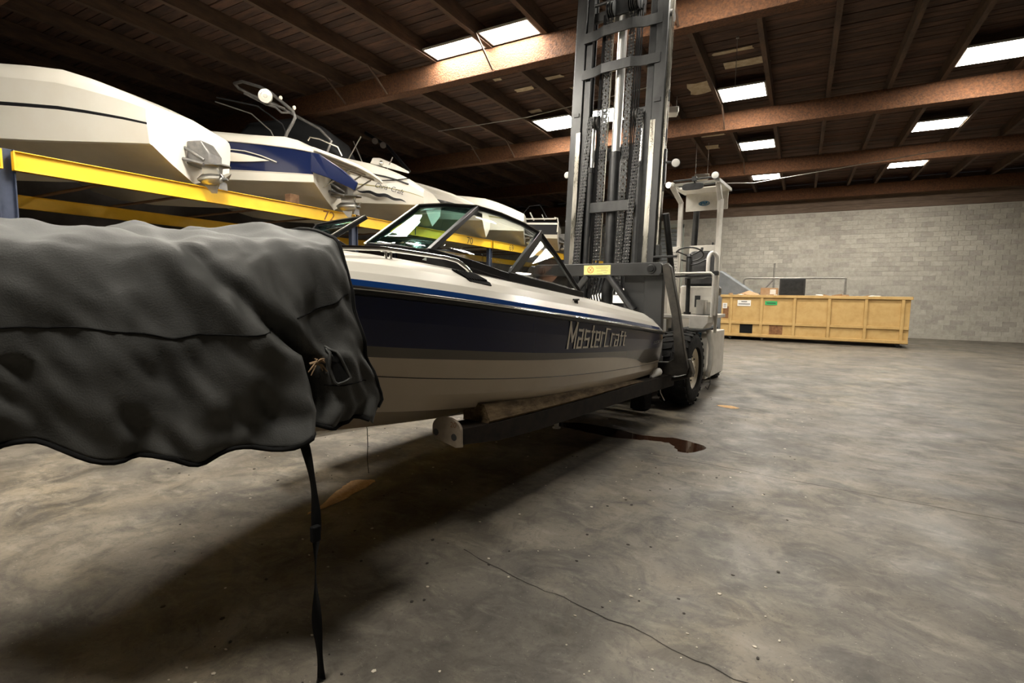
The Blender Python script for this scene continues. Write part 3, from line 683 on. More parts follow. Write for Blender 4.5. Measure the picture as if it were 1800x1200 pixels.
def off(p, a, t, d):
    e = .004; n = (cover_pt(a + e, t) - cover_pt(a - e, t)).cross(cover_pt(a, t + e) - cover_pt(a, t - e)).normalized()
    if n.x < 0 and t < .4: n = -n
    return p + n * d
def seam(path, r, name, key):
    m_ = MB(); m_.tube([off(cover_pt(a, t), a, t, .004) for a, t in path], r, 6); m_.build(name, key, COVER, CO, 60)
seam([(i / 60, .001) for i in range(1, 60)], .010, 'hem_cord', 'cover edge')
seam([(.002, j / 80) for j in range(2, 79)], .009, 'hem_cord', 'cover edge')
seam([(.27 + .7 * i / 40, .165) for i in range(41)], .0035, 'seam', 'cover edge')
seam([(.02 + .20 * i / 30, .21 - .035 * i / 30) for i in range(31)], .0035, 'seam', 'cover edge')
seam([(.04 + .13 * i / 30, .068) for i in range(31)], .0028, 'seam', 'cover edge')
# torn opening: black patch for the shade inside, with the frayed draw rope
cA, cT = .125, .104; m_ = MB(); ring = []
for da, dt in [(.002, .036), (-.006, .028), (-.013, .018), (-.018, .008), (-.021, -.004), (-.022, -.016), (-.022, -.026), (-.010, -.029), (.002, -.031), (.014, -.033), (.021, -.030), (.022, -.018), (.020, -.006), (.017, .006), (.012, .016), (.007, .027)]:
    ring.append(off(cover_pt(cA + da, cT + dt), cA + da, cT + dt, .013))
c_ = off(cover_pt(cA, cT), cA, cT, .013); m_.add([c_] + ring, [(0, 1 + k, 1 + (k + 1) % 16) for k in range(16)]); m_.build('tear_dark_patch', 'cover edge', COVER, CO, 0)
m_ = MB(); m_.tube(ring, .007, 6, closed=True); m_.build('opening_hem', 'cover canvas', COVER, CO, 60)
kc = off(cover_pt(.17, .103), .17, .103, .02); m_ = MB(); rnd = random.Random(5)
for k in range(9):
    d = V3((rnd.uniform(0, .6), rnd.uniform(-1, 1), rnd.uniform(-.9, .5))); m_.tube([kc, kc + d * .022 + V3((.01, 0, .01)), kc + d * .05], [.006, .005, .003], 5)
m_.tube([kc + V3((0, -.03, 0)), kc + V3((.012, .02, .012)), kc + V3((0, .06, -.01))], .007, 6); m_.build('frayed_rope', 'rope tan', COVER, CO, 60)
# strap hanging to the floor, twisting as it falls
m_ = MB(); rows = []; sx, sy = 1.36, -5.655
N_ = 70
for i in range(N_ + 1):
    u = i / N_; z = .985 - u * .98
    tw = 1.25 * math.sin(u * 8.5 + .2) + .35; x, y = sx - .07 * (1 - u) ** 4 + .006 * math.sin(u * 9), sy + .01 * math.sin(u * 7)
    hw = .019; rows.append([(x - hw * math.sin(tw), y - hw * math.cos(tw), z), (x + hw * math.sin(tw), y + hw * math.cos(tw), z)])
for i in range(1, 12): rows.append([(sx + .03 * i + .004, sy - .03 * i - .014, .004), (sx + .03 * i - .02, sy - .03 * i + .02, .006)])
m_.grid(rows); o = m_.build('strap', 'strap web', COVER, CO, 60); so = o.modifiers.new('thick', 'SOLIDIFY'); so.thickness = .003
m_ = MB(); m_.box((sx - .014, sy - .024, .60), (sx + .012, sy + .012, .665)); m_.build('buckle', 'strap web', COVER, CO, 0, bevel=.005)
# ------------------------------------------------------------------ marina forklift (lift frame coordinates)
LIFT = thing('forklift', 'white marina forklift with a tall grey mast and long forks under the boat', 'forklift', FO, FROT)
TL = math.radians(4.0)
def T(p):
    x, y, z = p; dy, dz = y - .1, z - .4
    return V3((x, .1 + dy * math.cos(TL) + dz * math.sin(TL), .4 - dy * math.sin(TL) + dz * math.cos(TL)))
class TM(MB):     # a mesh standing in the tilted mast
    def build(s, *a, **k):
        s.v = [tuple(T(p)) for p in s.v]; return MB.build(s, *a, **k)
def lp(m_, name, key, par=LIFT, smooth=35, bevel=0.0, **k): return m_.build(name, key, par, (0, 0, 0), smooth, bevel, **k)
for sg in (-1, 1):
    X = lambda a, b_: (min(sg * a, sg * b_), max(sg * a, sg * b_))
    def bx(m_, xa, xb, y0, y1, z0, z1, mi=0): a, b_ = X(xa, xb); m_.box((a, y0, z0), (b_, y1, z1), mi)
    m_ = TM(); bx(m_, .54, .70, 0, .03, .22, 6.28); bx(m_, .66, .70, .03, .21, .22, 6.28); bx(m_, .54, .70, .21, .24, .22, 6.28)
    U = lp(m_, 'outer_upright', 'mast grey', bevel=.006)
    m_ = TM(); bx(m_, .535, .605, -.006, .0, .3, 4.02); lp(m_, 'wear_strip', 'worn steel', U, 0)
    m_ = TM(); bx(m_, .5405, .655, .03, .205, .23, 6.27); lp(m_, 'roller_channel', 'dark channel', U, 0)
    m_ = TM(); bx(m_, .44, .53, .03, .05, .5, 6.2); bx(m_, .47, .50, .05, .17, .5, 6.2); bx(m_, .44, .53, .17, .19, .5, 6.2)
    I = lp(m_, 'inner_upright', 'dark channel', bevel=.004)
    m_ = TM(); bx(m_, .435, .447, .028, .045, .55, 5.85); lp(m_, 'guide_edge', 'mast grey', I, 0)
    m_ = TM(); m_.cyl((sg * .73, .12, 5.45), (sg * .60, .12, 5.45), .085, n=20); lp(m_, 'mast_roller', 'chain steel', U)
    m_ = TM(); bx(m_, .70, .735, .05, .09, 2.2, 6.25); bx(m_, .70, .728, .13, .17, .8, 6.25); lp(m_, 'outer_rib', 'worn steel' if sg > 0 else 'mast grey', U, 0, .003)
    for z in (3.05, 3.75, 4.28): m_ = TM(); bx(m_, .70, .745, .095, .125, z, z + .16); lp(m_, 'roller_stub', 'black paint', U, 0, .008)
    m_ = TM(); bx(m_, .575, .66, -.014, 0, 4.26, 4.31); lp(m_, 'stop_tab', 'dark channel', U, 0)
    m_ = TM(); bx(m_, .50, .72, -.02, .24, .012, .26); lp(m_, 'mast_foot', 'rubber', bevel=.02)
    # side lift cylinders with rods and chains
    m_ = TM(); m_.cyl((sg * .385, .13, .5), (sg * .385, .13, 3.45), .062, n=18); m_.cyl((sg * .385, .13, 3.43), (sg * .385, .13, 3.50), .07, n=18)
    C_ = lp(m_, 'side_cylinder', 'black paint')
    m_ = TM(); m_.cyl((sg * .385, .13, 3.5), (sg * .385, .13, 4.12), .036, n=16); lp(m_, 'side_rod', 'rod steel', C_)
    m_ = TM(); m_.box((sg * .385 - .06, .06, 4.10), (sg * .385 + .06, .20, 4.26)); lp(m_, 'rod_head', 'dark channel', C_, 0, .012)
    m_ = TM(); m_.lathe((sg * .30 - .03, .08, 4.15), (1, 0, 0), [(0, .10), (.012, .10), (.018, .075), (.042, .075), (.048, .10), (.06, .10)], 22); lp(m_, 'chain_wheel', 'chain steel', C_)
def chain(p, q, wdt, name='lift_chain'):
    p, q = T(p), T(q); d = q - p; L = d.length; d.normalize(); pitch = .046; n = int(L / pitch); m_ = MB(); y = V3((0, 1, 0)); y = (y - d * y.dot(d)).normalized(); x = d.cross(y)
    for i in range(n):
        c = p + d * (i + .5) * pitch
        for k in ((-.5, -.25, .25, .5) if i % 2 else (-.38, -.12, .12, .38)):
            cc = c + x * k * wdt; m_.hexa([cc + x * sx_ * .004 + y * sy_ * .014 + d * sz_ * pitch * .58 for sz_ in (-1, 1) for sx_, sy_ in ((-1, -1), (1, -1), (1, 1), (-1, 1))])
        m_.tube([c - x * wdt * .62 + d * pitch * .5, c + x * wdt * .62 + d * pitch * .5], .0105, 6, mi=1)
    o = m_.build(name, ['dark channel', 'pin steel'], LIFT, smooth=0); return o
def inv(y, z):   # pre-tilt point for a wanted y, z
    dy, dz = y - .1, z - .4
    return (.1 + dy * math.cos(TL) - dz * math.sin(TL), .4 + dy * math.sin(TL) + dz * math.cos(TL))
for sg in (-1, 1):
    yb, zb = inv(-.13, 1.9); chain((sg * .385, .0, 4.2), (sg * .385, yb, zb), .075)
    chain((sg * .175, .03, 5.75), (sg * .175, .03, 1.6), .078)
# middle cylinder
m_ = TM(); m_.cyl((0, .11, .5), (0, .11, 3.62), .085, n=22); m_.cyl((0, .11, 3.60), (0, .11, 3.68), .09, n=22); MC = lp(m_, 'middle_cylinder', 'black paint')
m_ = TM(); m_.cyl((0, .11, 3.68), (0, .11, 5.75), .066, n=22); lp(m_, 'middle_rod', 'rod steel', MC)
m_ = TM(); m_.box((-.24, .02, 5.62), (.30, .2, 5.86)); lp(m_, 'crosshead', 'dark channel', bevel=.012)
for x in (-.18, -.12, .14, .2, .25): m_ = TM(); m_.lathe((x - .02, .02, 5.72), (1, 0, 0), [(0, .11), (.01, .11), (.014, .085), (.03, .085), (.034, .11), (.044, .11)], 20); lp(m_, 'hose_wheel', 'dark channel')
# bent cross members
def cross(z, h, name='cross_member'):
    pts = [(-.56, .0), (-.36, -.02), (-.22, -.075), (.22, -.075), (.36, -.02), (.62, .0)]; m_ = TM(); rows = []
    for (x, y) in pts: rows.append([(x, y - .012, z), (x, y + .012, z), (x, y + .012, z + h), (x, y - .012, z + h)])
    m_.grid(rows, wrap=True); m_.add([rows[0][k] for k in range(4)], [(0, 1, 2, 3)]); m_.add([rows[-1][k] for k in range(4)], [(3, 2, 1, 0)]); lp(m_, name, 'mast grey', smooth=20)
cross(5.32, .145); cross(4.79, .135)
m_ = TM(); m_.box((-.30, -.03, 2.80), (.34, .0, 2.95)); lp(m_, 'cross_member', 'mast grey', bevel=.006)
m_ = TM(); m_.box((-.44, .2, 3.62), (.44, .23, 3.80)); lp(m_, 'rear_tie', 'dark channel', smooth=0); m_ = TM(); m_.box((-.44, .2, 1.2), (.44, .23, 1.5)); lp(m_, 'rear_tie', 'dark channel', smooth=0)
m_ = TM(); m_.box((-.56, .10, 5.66), (-.18, .16, 5.80)); lp(m_, 'top_tie', 'mast grey', bevel=.01)
m_ = TM(); m_.cyl((-.55, .06, 5.88), (.55, .06, 5.88), .025, n=10); lp(m_, 'top_shaft', 'dark channel')
# hoses
for i, (x, y, z0, z1) in enumerate([(-.235, .05, 1.7, 5.7), (-.262, .05, 1.7, 5.7), (-.29, .06, 1.7, 5.7), (.235, .05, 1.7, 5.7), (.262, .05, 1.7, 5.7), (.285, .06, 1.7, 5.7), (.31, .08, 2.0, 5.7), (-.285, .12, 1.0, 4.0), (-.31, .12, 1.0, 4.0), (.30, .14, 1.0, 4.1)]):
    m_ = TM(); m_.tube([(x + .006 * math.sin(k * 1.3 + i), y, z0 + (z1 - z0) * k / 10) for k in range(11)], .0105, 7); lp(m_, 'hydraulic_hose', 'hose rubber', smooth=60)
for x in (-.105,): m_ = TM(); m_.cyl((x, .02, 2.1), (x, .02, 5.6), .011, n=8); lp(m_, 'guide_rod', 'worn steel')
m_ = TM(); m_.tube([(-.33, .1, 1.7), (-.33, .1, 2.45), (-.31, .1, 2.5), (-.07, .1, 2.66)], .013, 8); m_.tube([(.30, .1, 1.7), (.30, .1, 2.5), (.20, .1, 2.72)], .013, 8); lp(m_, 'pipe_run', 'chain steel', smooth=60)
# lamps on the mast
def lamp(c, d, r, key, par=LIFT, name='work_lamp', rim='mast grey'):
    m_ = MB(); m_.lathe(c, d, [(-.07, r * .5), (-.05, r * .85), (0, r), (.012, r), (.012, r * .9)], 20); L_ = lp(m_, name, rim, par, 40)
    m_ = MB(); m_.lathe(V3(c) + V3(d).normalized() * .008, d, [(0, r * .88), (.008, r * .86), (.014, r * .5)], 20)
    if par is LIFT: lp(m_, 'lamp_lens', key, L_, 50)
    else: lp(m_, 'lamp_lens', key, par, 50)
lamp((.88, .35, 3.42), (.25, -1, -.05), .062, 'white paint'); m_ = MB(); m_.tube([(.72, .33, 3.45), (.80, .36, 3.44), (.88, .40, 3.43)], .016, 8); m_.bar((.74, .32, 3.15), (.74, .34, 3.62), .03, .05); lp(m_, 'lamp_bracket', 'black paint')
lamp((-.80, .36, 3.45), (-.1, -1, 0), .055, 'white paint'); m_ = MB(); m_.tube([(-.70, .36, 3.45), (-.8, .42, 3.45)], .014, 8); lp(m_, 'lamp_bracket', 'black paint')
# carriage
m_ = MB(); m_.prism([(-.93, -.31, 1.865), (.93, -.31, 1.865), (.965, -.31, 1.90), (.965, -.31, 2.0), (.93, -.31, 2.035), (-.93, -.31, 2.035), (-.965, -.31, 2.0), (-.965, -.31, 1.9)], (0, .13, 0)); CB_ = lp(m_, 'carriage_beam', 'carriage grey', smooth=20, bevel=.008)
for x in (-.83, .83):
    m_ = MB(); m_.lathe((x, -.31, 1.95), (0, -1, 0), [(0, .06), (.012, .06), (.018, .05), (.018, .035), (.03, .032), (.03, .0)], 22); lp(m_, 'pivot_bolt', 'dark channel', CB_, 30)
m_ = MB(); m_.box((-.135, -.315, 1.883), (.262, -.3095, 2.010)); SK = lp(m_, 'warning_sticker', 'sticker yellow', CB_, 0)
m_ = MB(); cx_, cz_ = -.035, 1.948; rg = [(cx_ + .043 * math.cos(t), -.3165, cz_ + .043 * math.sin(t)) for t in [k * math.pi / 14 for k in range(28)]]; m_.tube(rg, .0035, 5, closed=True)
for sx_ in (-1, 1): m_.bar((cx_ - .022, -.3165, cz_ - sx_ * .026), (cx_ + .022, -.3165, cz_ + sx_ * .026), .006, .004)
lp(m_, 'no_standing_mark', 'print red', CB_, 0)
m_ = MB()
for z, a, b_ in ((1.985, .04, .24), (1.968, .05, .22), (1.945, .12, .20), (1.93, .06, .23), (1.903, .16, .21), (1.893, .06, .15)): m_.box((a, -.317, z), (b_, -.3155, z + .005))
lp(m_, 'sticker_print', 'print grey', CB_, 0)
m_ = MB(); m_.box((.40, -.16, .62), (.70, -.12, 1.87)); m_.box((.70, -.20, .62), (.95, -.10, 1.87)); lp(m_, 'carriage_plate', 'carriage grey', smooth=0, bevel=.008)
m_ = MB(); m_.box((.72, -.225, .95), (.86, -.20, 1.14)); lp(m_, 'plate_cover', 'carriage grey', smooth=0, bevel=.006)
m_ = MB(); m_.tube([(.715, -.215, 1.05), (.715, -.215, 1.33), (.73, -.215, 1.37)], .006, 6); lp(m_, 'plate_pipe', 'dark channel')
m_ = MB(); m_.box((-.95, -.20, .62), (-.45, -.12, 1.87)); lp(m_, 'carriage_plate', 'carriage grey', smooth=0, bevel=.008)
m_ = MB(); m_.box((-.95, -.12, .62), (.95, -.06, .80)); m_.box((-.5, -.12, 1.25), (.5, -.07, 1.36)); lp(m_, 'lower_beam', 'carriage grey', smooth=0, bevel=.008)
for sg in (-1, 1):
    m_ = MB(); a, b_ = V3((sg * .16 + .06, -.27, 1.87)), V3((sg * .52 + .06, -.27, 1.42)); m_.cyl(a, b_, .05, n=18); m_.cyl(b_ - (b_ - a).normalized() * .03, b_ + (b_ - a).normalized() * .012, .055, n=18)
    PC = lp(m_, 'fork_cylinder', 'black paint'); d = (b_ - a).normalized(); m_ = MB(); m_.cyl(b_, b_ + d * .35, .022, n=12); lp(m_, 'fork_cylinder_rod', 'chrome', PC)
for k in range(4): m_ = MB(); m_.tube([(-.02 + .05 * k, -.2, 1.84), (-.05 + .04 * k, -.24, 1.6), (.0 + .05 * k, -.25, 1.35), (.1 + .05 * k, -.2, 1.15)], .012, 7); lp(m_, 'hydraulic_hose', 'hose rubber', smooth=60)
m_ = MB(); m_.tube([(.12, -.3, 1.38), (.2, -.33, 1.44), (.32, -.33, 1.43), (.4, -.3, 1.33)], .012, 7); lp(m_, 'hydraulic_hose', 'hose rubber', smooth=60)
# forks with shanks, bunks and end plates
for sg in (1, -1):
    N = lambda x: sg * x if sg > 0 else -x
    # shank: slab leaning outwards, swelling into the heel
    prof = [(.955, 2.0), (1.02, 2.03), (1.075, 1.97), (1.20, 1.42), (1.29, .92), (1.345, .70), (1.33, .62), (1.20, .585), (.80, .585), (.80, .735), (1.09, .755), (1.155, .80), (1.165, .90), (1.11, 1.35), (.985, 1.86)]
    m_ = MB(); m_.prism([(N(x), -.30, z) for x, z in prof], (0, .10, 0)); SH = lp(m_, 'fork_shank', 'fork steel', smooth=20, bevel=.012)
    m_ = MB(); lip = [(.80, .50), (1.15, .50), (1.37, .575), (1.385, .63), (1.33, .80), (1.30, .80), (1.335, .66), (1.30, .60), (1.16, .555), (.80, .555)]
    m_.prism([(N(x), -.22, z) for x, z in lip], (0, .14, 0)); lp(m_, 'heel_plate', 'fork steel', SH, 20, .008)
    # blade from the heel to the tip
    st = [(-.12, 1.02, .585, .43), (-.9, 1.02, .615, .46), (-1.8, 1.015, .637, .50), (-2.5, 1.0, .655, .518), (-3.5, .985, .69, .55), (-4.0, .97, .71, .58), (-4.38, .952, .735, .635)]; m_ = MB(); rows = []
    for y, x, zt, zb in st: rows.append([(N(x - .105), y, zb), (N(x + .105), y, zb), (N(x + .105), y, zt), (N(x - .105), y, zt)])
    m_.grid(rows, wrap=True); m_.add(rows[0], [(0, 1, 2, 3)]); m_.add(rows[-1], [(3, 2, 1, 0)])
    FB = lp(m_, 'fork_blade', 'dark fork', smooth=20)
    # carpeted bunk on top, wedge shaped to the hull
    bs = [(-1.15, .955, .60, .625), (-1.7, .965, .63, .675), (-2.6, .965, .657, .735), (-3.5, .95, .69, .79), (-4.10, .93, .715, .84)]; m_ = MB(); rows = []
    for y, x, z0, z1 in bs: rows.append([(N(x - .10), y, z0 - .004), (N(x + .115), y, z0 - .004), (N(x + .135), y, z0 + .02), (N(x + .085), y, z1), (N(x), y, z1 + .008), (N(x - .1), y, z1 - .03)])
    m_.grid(rows, wrap=True); m_.add(rows[0], [tuple(range(6))]); m_.add(rows[-1], [tuple(range(5, -1, -1))]); lp(m_, 'carpet_bunk', 'carpet bunk', FB, 25)
    # rounded end plate with two holes
    cx_, cz_, w2 = .945, .69, .122; arc = [(cx_ + w2 * math.cos(t), cz_ + .04 + .075 * math.sin(t)) for t in [k * math.pi / 14 for k in range(15)]]
    out = [(cx_ + w2, .655), (cx_ + w2 + .004, .625)] [::-1] + arc + [(cx_ - w2, .67), (cx_ - w2 + .03, .645), (cx_ - .02, .635), (cx_ + .08, .615)]
    m_ = MB(); m_.prism([(N(x), -4.41, z) for x, z in out], (0, .022, 0)); PL = lp(m_, 'end_plate', 'plate tan', FB, 25, .003)
    for hx in (-.09, .065): m_ = MB(); m_.lathe((N(cx_ + hx), -4.4095, .692 - .01 * (hx > 0)), (0, -1, 0), [(0, .023), (.002, .023), (.002, .0)], 18); lp(m_, 'plate_hole', 'print dark', PL, 0)
    if sg > 0:
        vs, fs = text_shape('20', .05, .036, .1); m_ = MB(); m_.add([(cx_ + .035 + x, -4.4125, .745 + y) for x, y in vs], fs); lp(m_, 'plate_number', 'rust', PL, 0)
# front wheels: tyre with lugs, rim
def wheel(x0, x1, yc, r, lugs=26, rim=True, outer=1):
    w_ = x1 - x0; xc = (x0 + x1) / 2; prof = [(-w_ / 2, r * .58), (-w_ / 2, r * .80), (-w_ * .44, r * .92), (-w_ * .36, r * .965), (w_ * .36, r * .965), (w_ * .44, r * .92), (w_ / 2, r * .80), (w_ / 2, r * .58), (w_ * .4, r * .55), (-w_ * .4, r * .55)]
    m_ = MB(); m_.lathe((xc, yc, r), (1, 0, 0), prof, 40, closed=True); TY = lp(m_, 'tyre', 'rubber', smooth=40); m_ = MB()
    for k in range(lugs):
        for sd in (-1, 1):
            t = 2 * math.pi * (k + (.5 if sd > 0 else 0)) / lugs; pts = []
            for rr_ in (.955, 1.0):
                for (xx_, dt) in ((.02, -.02), (.47, .055), (.47, .16), (.02, .085)):
                    q = t + dt; pts.append((xc + sd * xx_ * w_, yc + r * rr_ * (1 if xx_ < .4 else .965) * math.cos(q), r + r * rr_ * (1 if xx_ < .4 else .965) * math.sin(q)))
            m_.hexa(pts)
    lp(m_, 'tread_lugs', 'rubber', TY, 0)
    if rim:
        m_ = MB(); e = x1 if outer > 0 else x0; m_.lathe((e - outer * .02, yc, r), (outer, 0, 0), [(-.12, r * .57), (-.02, r * .57), (-.02, r * .52), (-.05, r * .46), (-.05, r * .22), (-.02, r * .18), (-.02, 0.001)], 30); RM = lp(m_, 'wheel_rim', 'rim cream', TY, 30)
        for k in range(8): t = k * math.pi / 4; m_ = MB(); m_.cyl((e - outer * .085, yc + r * .32 * math.cos(t), r + r * .32 * math.sin(t)), (e - outer * .055, yc + r * .32 * math.cos(t), r + r * .32 * math.sin(t)), .014, n=6); lp(m_, 'wheel_nut', 'chain steel', TY, 0)
wheel(.72, 1.165, .80, .55); wheel(-1.165, -.72, .80, .55, outer=-1); wheel(.55, .85, 3.75, .42, 22); wheel(-.85, -.55, 3.75, .42, 22, outer=-1)
# chassis
m_ = MB(); m_.box((-.72, .28, .38), (.72, 4.1, 1.0)); m_.box((-.2, .55, .45), (.2, 1.05, .75)); m_.cyl((-.78, .8, .55), (.78, .8, .55), .12, n=16); m_.cyl((-.56, 3.75, .42), (.56, 3.75, .42), .08, n=12); lp(m_, 'chassis', 'matte black', smooth=20, bevel=.01)
m_ = MB(); m_.prism([(-.9, 2.9, .9), (-.9, 4.35, .45), (-.9, 4.55, .7), (-.9, 4.5, 1.6), (-.9, 4.2, 1.72), (-.9, 2.9, 1.75)], (1.15, 0, 0)); lp(m_, 'counterweight', 'lift white', smooth=20, bevel=.03)
m_ = MB(); m_.prism([(-.72, .95, 1.0), (-.72, 2.9, 1.0), (-.72, 2.9, 1.72), (-.72, 1.2, 1.62), (-.72, .95, 1.4)], (.9, 0, 0)); lp(m_, 'engine_hood', 'lift white', smooth=20, bevel=.02)
# tilt rams from the body to the mast
for sg in (-1, 1):
    m_ = MB(); m_.cyl((sg * .80, 1.0, 1.15), (sg * .77, .36, 2.75), .045, n=14); lp(m_, 'tilt_ram', 'black paint', smooth=30)
m_ = MB(); m_.box((.70, .10, 2.12), (1.02, .14, 2.15)); m_.box((.72, .14, 2.10), (.78, .22, 2.30)); lp(m_, 'mast_bracket', 'mast grey', smooth=0, bevel=.005)
# side body below the cab, with a blue edge
m_ = MB(); m_.prism([(.87, 2.0, .22), (1.02, 2.0, .22), (1.02, 2.0, 1.0), (.87, 2.0, 1.0)], (0, 1.3, 0)); SB_ = lp(m_, 'side_tank', 'lift white', smooth=0, bevel=.015)
m_ = MB(); m_.prism([(.845, 1.99, .55), (.885, 1.985, .45), (.925, 1.985, 1.0), (.845, 1.99, 1.0)], (0, .3, 0)); lp(m_, 'blue_edge', 'lift blue', SB_, 0)
m_ = MB(); m_.tube([(1.03, 2.02, 1.05), (1.09, 2.02, .76), (1.085, 2.02, .47), (1.05, 2.02, .27)], .042, 10); lp(m_, 'lower_post', 'lift white', smooth=60)
m_ = MB(); m_.tube([(1.09, 2.03, .26), (1.10, 2.0, .15), (1.07, 1.98, .06), (1.03, 2.0, .1)], .007, 6); lp(m_, 'ground_wire', 'hose rubber', smooth=60)
# cab: platform, console, rails, guard
m_ = MB(); m_.box((.25, 1.75, 1.24), (1.08, 3.0, 1.30)); lp(m_, 'cab_floor', 'lift white', smooth=0, bevel=.008)
m_ = MB(); m_.prism([(.78, 1.73, 1.30), (1.08, 1.73, 1.30), (1.08, 1.73, 1.18), (1.01, 1.73, 1.08), (.78, 1.73, 1.08)], (0, .5, 0)); lp(m_, 'step_box', 'lift white', smooth=0, bevel=.01)
m_ = MB(); m_.box((.44, 2.35, 1.30), (.98, 2.7, 1.78)); lp(m_, 'seat_base', 'lift white', smooth=0, bevel=.012)
m_ = MB(); m_.box((.70, 2.33, 1.42), (.79, 2.352, 1.62)); lp(m_, 'base_opening', 'print dark', smooth=0)
m_ = MB(); m_.box((.80, 2.05, 1.30), (.93, 2.3, 1.55)); m_.box((.98, 2.0, 1.32), (1.10, 2.2, 1.52)); lp(m_, 'control_box', 'lift white', smooth=0, bevel=.008)
m_ = MB(); m_.box((.36, 2.55, 1.62), (.99, 3.05, 1.80)); lp(m_, 'seat', 'vinyl black', bevel=.05)
m_ = MB(); m_.prism([(.42, 2.62, 1.8), (.96, 2.62, 1.8), (.97, 2.7, 2.32), (.9, 2.72, 2.42), (.5, 2.72, 2.42), (.41, 2.7, 2.32)], (0, .13, 0)); lp(m_, 'seat_back', 'vinyl black', bevel=.04)
m_ = MB(); m_.box((.45, 2.76, 1.9), (.92, 2.80, 2.52)); SC = lp(m_, 'perforated_screen', 'lift white', smooth=0, bevel=.006)
m_ = MB()
for i in range(4):
    for k in range(11): m_.lathe((.34 + i * .028 + (k % 2) * .014, 2.07, 1.85 + k * .05), (0, -1, 0), [(0, .008), (.003, .008), (.003, 0)], 8)
lp(m_, 'screen_holes', 'print dark', smooth=0)
m_ = MB(); m_.box((.30, 2.08, 1.3), (.46, 2.11, 2.45)); lp(m_, 'perforated_screen', 'lift white', smooth=0, bevel=.004)
# steering column and wheel
m_ = MB(); m_.cyl((.66, 2.05, 1.30), (.63, 2.15, 2.05), .035, n=14); m_.cyl((.66, 2.05, 1.30), (.66, 2.05, 1.34), .06, n=14); m_.cyl((.63, 2.14, 2.0), (.61, 2.2, 2.28), .05, n=14); m_.tube([(.64, 2.15, 2.13), (.8, 2.1, 2.16), (.92, 2.08, 2.22)], .014, 8); lp(m_, 'steering_column', 'black paint')
cw = V3((.61, 2.2, 2.32)); ax = V3((-.1, .45, .9)).normalized(); xx = ax.orthogonal().normalized(); yy = ax.cross(xx); m_ = MB()
m_.tube([cw + (xx * math.cos(t) + yy * math.sin(t)) * .225 for t in [2 * math.pi * k / 32 for k in range(32)]], .014, 8, closed=True)
for k in range(3): t = 2.094 * k + .9; m_.cyl(cw - ax * .04, cw + (xx * math.cos(t) + yy * math.sin(t)) * .225, .011, n=8)
m_.cyl(cw - ax * .07, cw - ax * .01, .045, n=14); kn = cw + (xx * math.cos(5.2) + yy * math.sin(5.2)) * .225; m_.cyl(kn, kn + ax * .06, .018, .024, n=10); lp(m_, 'steering_wheel', 'vinyl black', smooth=50)
# white tray rail and the hooped grab rail
m_ = MB(); m_.tube([(.36, 1.75, 1.975), (.7, 1.75, 1.98), (1.08, 1.75, 1.985), (1.12, 1.75, 1.95), (1.13, 1.75, 1.88), (1.125, 1.75, 1.28)], .02, 10); lp(m_, 'front_rail', 'lift white', smooth=60)
m_ = MB(); m_.lathe((.80, 1.95, 1.93), (0, 0, 1), [(-.03, .12), (0, .21), (.012, .21), (.02, .15)], 20); m_.box((.45, 1.76, 1.925), (1.1, 2.15, 1.945)); lp(m_, 'dash_tray', 'black paint', smooth=30)
m_ = MB(); hp = [(1.03, 1.78, 1.98), (1.03, 1.78, 2.22)] + [(1.08 - .05 * math.cos(t), 1.80 + .10 * (t / math.pi), 2.22 + .09 * math.sin(t)) for t in [k * math.pi / 8 for k in range(1, 8)]] + [(1.13, 1.9, 2.22), (1.13, 1.9, 1.30)]
m_.tube(hp, .032, 12); lp(m_, 'grab_rail', 'lift white', smooth=60)
m_ = MB(); m_.box((1.075, 1.86, 1.95), (1.17, 1.94, 2.02)); lp(m_, 'rail_clamp', 'black paint', smooth=0, bevel=.006)
# overhead guard
def post(x, y, yt, key='lift white'):
    m_ = MB(); m_.bar((x, y, 1.28), (x, y, 3.22), .075, .06, (0, 1, 0)); m_.bar((x, y, 3.2), (x - .07 if x < .8 else x, yt, 3.44), .075, .06, (0, 1, 0)); lp(m_, 'guard_post', key, smooth=0, bevel=.008)
post(.43, 2.2, 1.85); post(1.07, 2.2, 1.98)
m_ = MB(); m_.bar((1.105, 2.14, 1.0), (1.115, 2.14, 3.2), .025, .05); lp(m_, 'guard_pipe', 'lift white', smooth=0, bevel=.006)
m_ = MB(); m_.box((.33, 1.80, 3.42), (.40, 2.75, 3.48)); m_.box((1.06, 1.86, 3.42), (1.13, 2.75, 3.48)); m_.box((.33, 2.69, 3.42), (1.13, 2.75, 3.48)); m_.box((.33, 1.86, 3.43), (1.13, 1.92, 3.465)); GD = lp(m_, 'guard_frame', 'lift white', smooth=0, bevel=.008)
m_ = MB(); m_.hexa([(.38, 2.25, 3.43), (1.09, 2.25, 3.43), (1.09, 2.72, 3.42), (.38, 2.72, 3.42), (.38, 2.25, 3.445), (1.09, 2.25, 3.445), (1.09, 2.72, 3.435), (.38, 2.72, 3.435)]); lp(m_, 'guard_roof', 'lift white', GD, 0)
m_ = MB(); m_.box((.38, 2.66, 3.12), (1.09, 2.69, 3.42)); lp(m_, 'guard_back', 'lift white', GD, 0)
for k in range(3): m_ = MB(); m_.bar((.36, 1.95 + k * .09, 3.46), (1.10, 1.95 + k * .09, 3.46), .022, .02); lp(m_, 'guard_bar', 'mast grey', GD, 0)
m_ = MB(); m_.cyl((.40, 1.84, 3.50), (1.06, 1.84, 3.50), .016, n=10); m_.box((.70, 1.81, 3.47), (.77, 1.87, 3.54)); lp(m_, 'light_bar', 'mast grey', GD)
lamp((1.06, 1.82, 3.52), (0.1, -1, 0), .062, 'white paint', GD, 'guard_lamp', 'black paint')
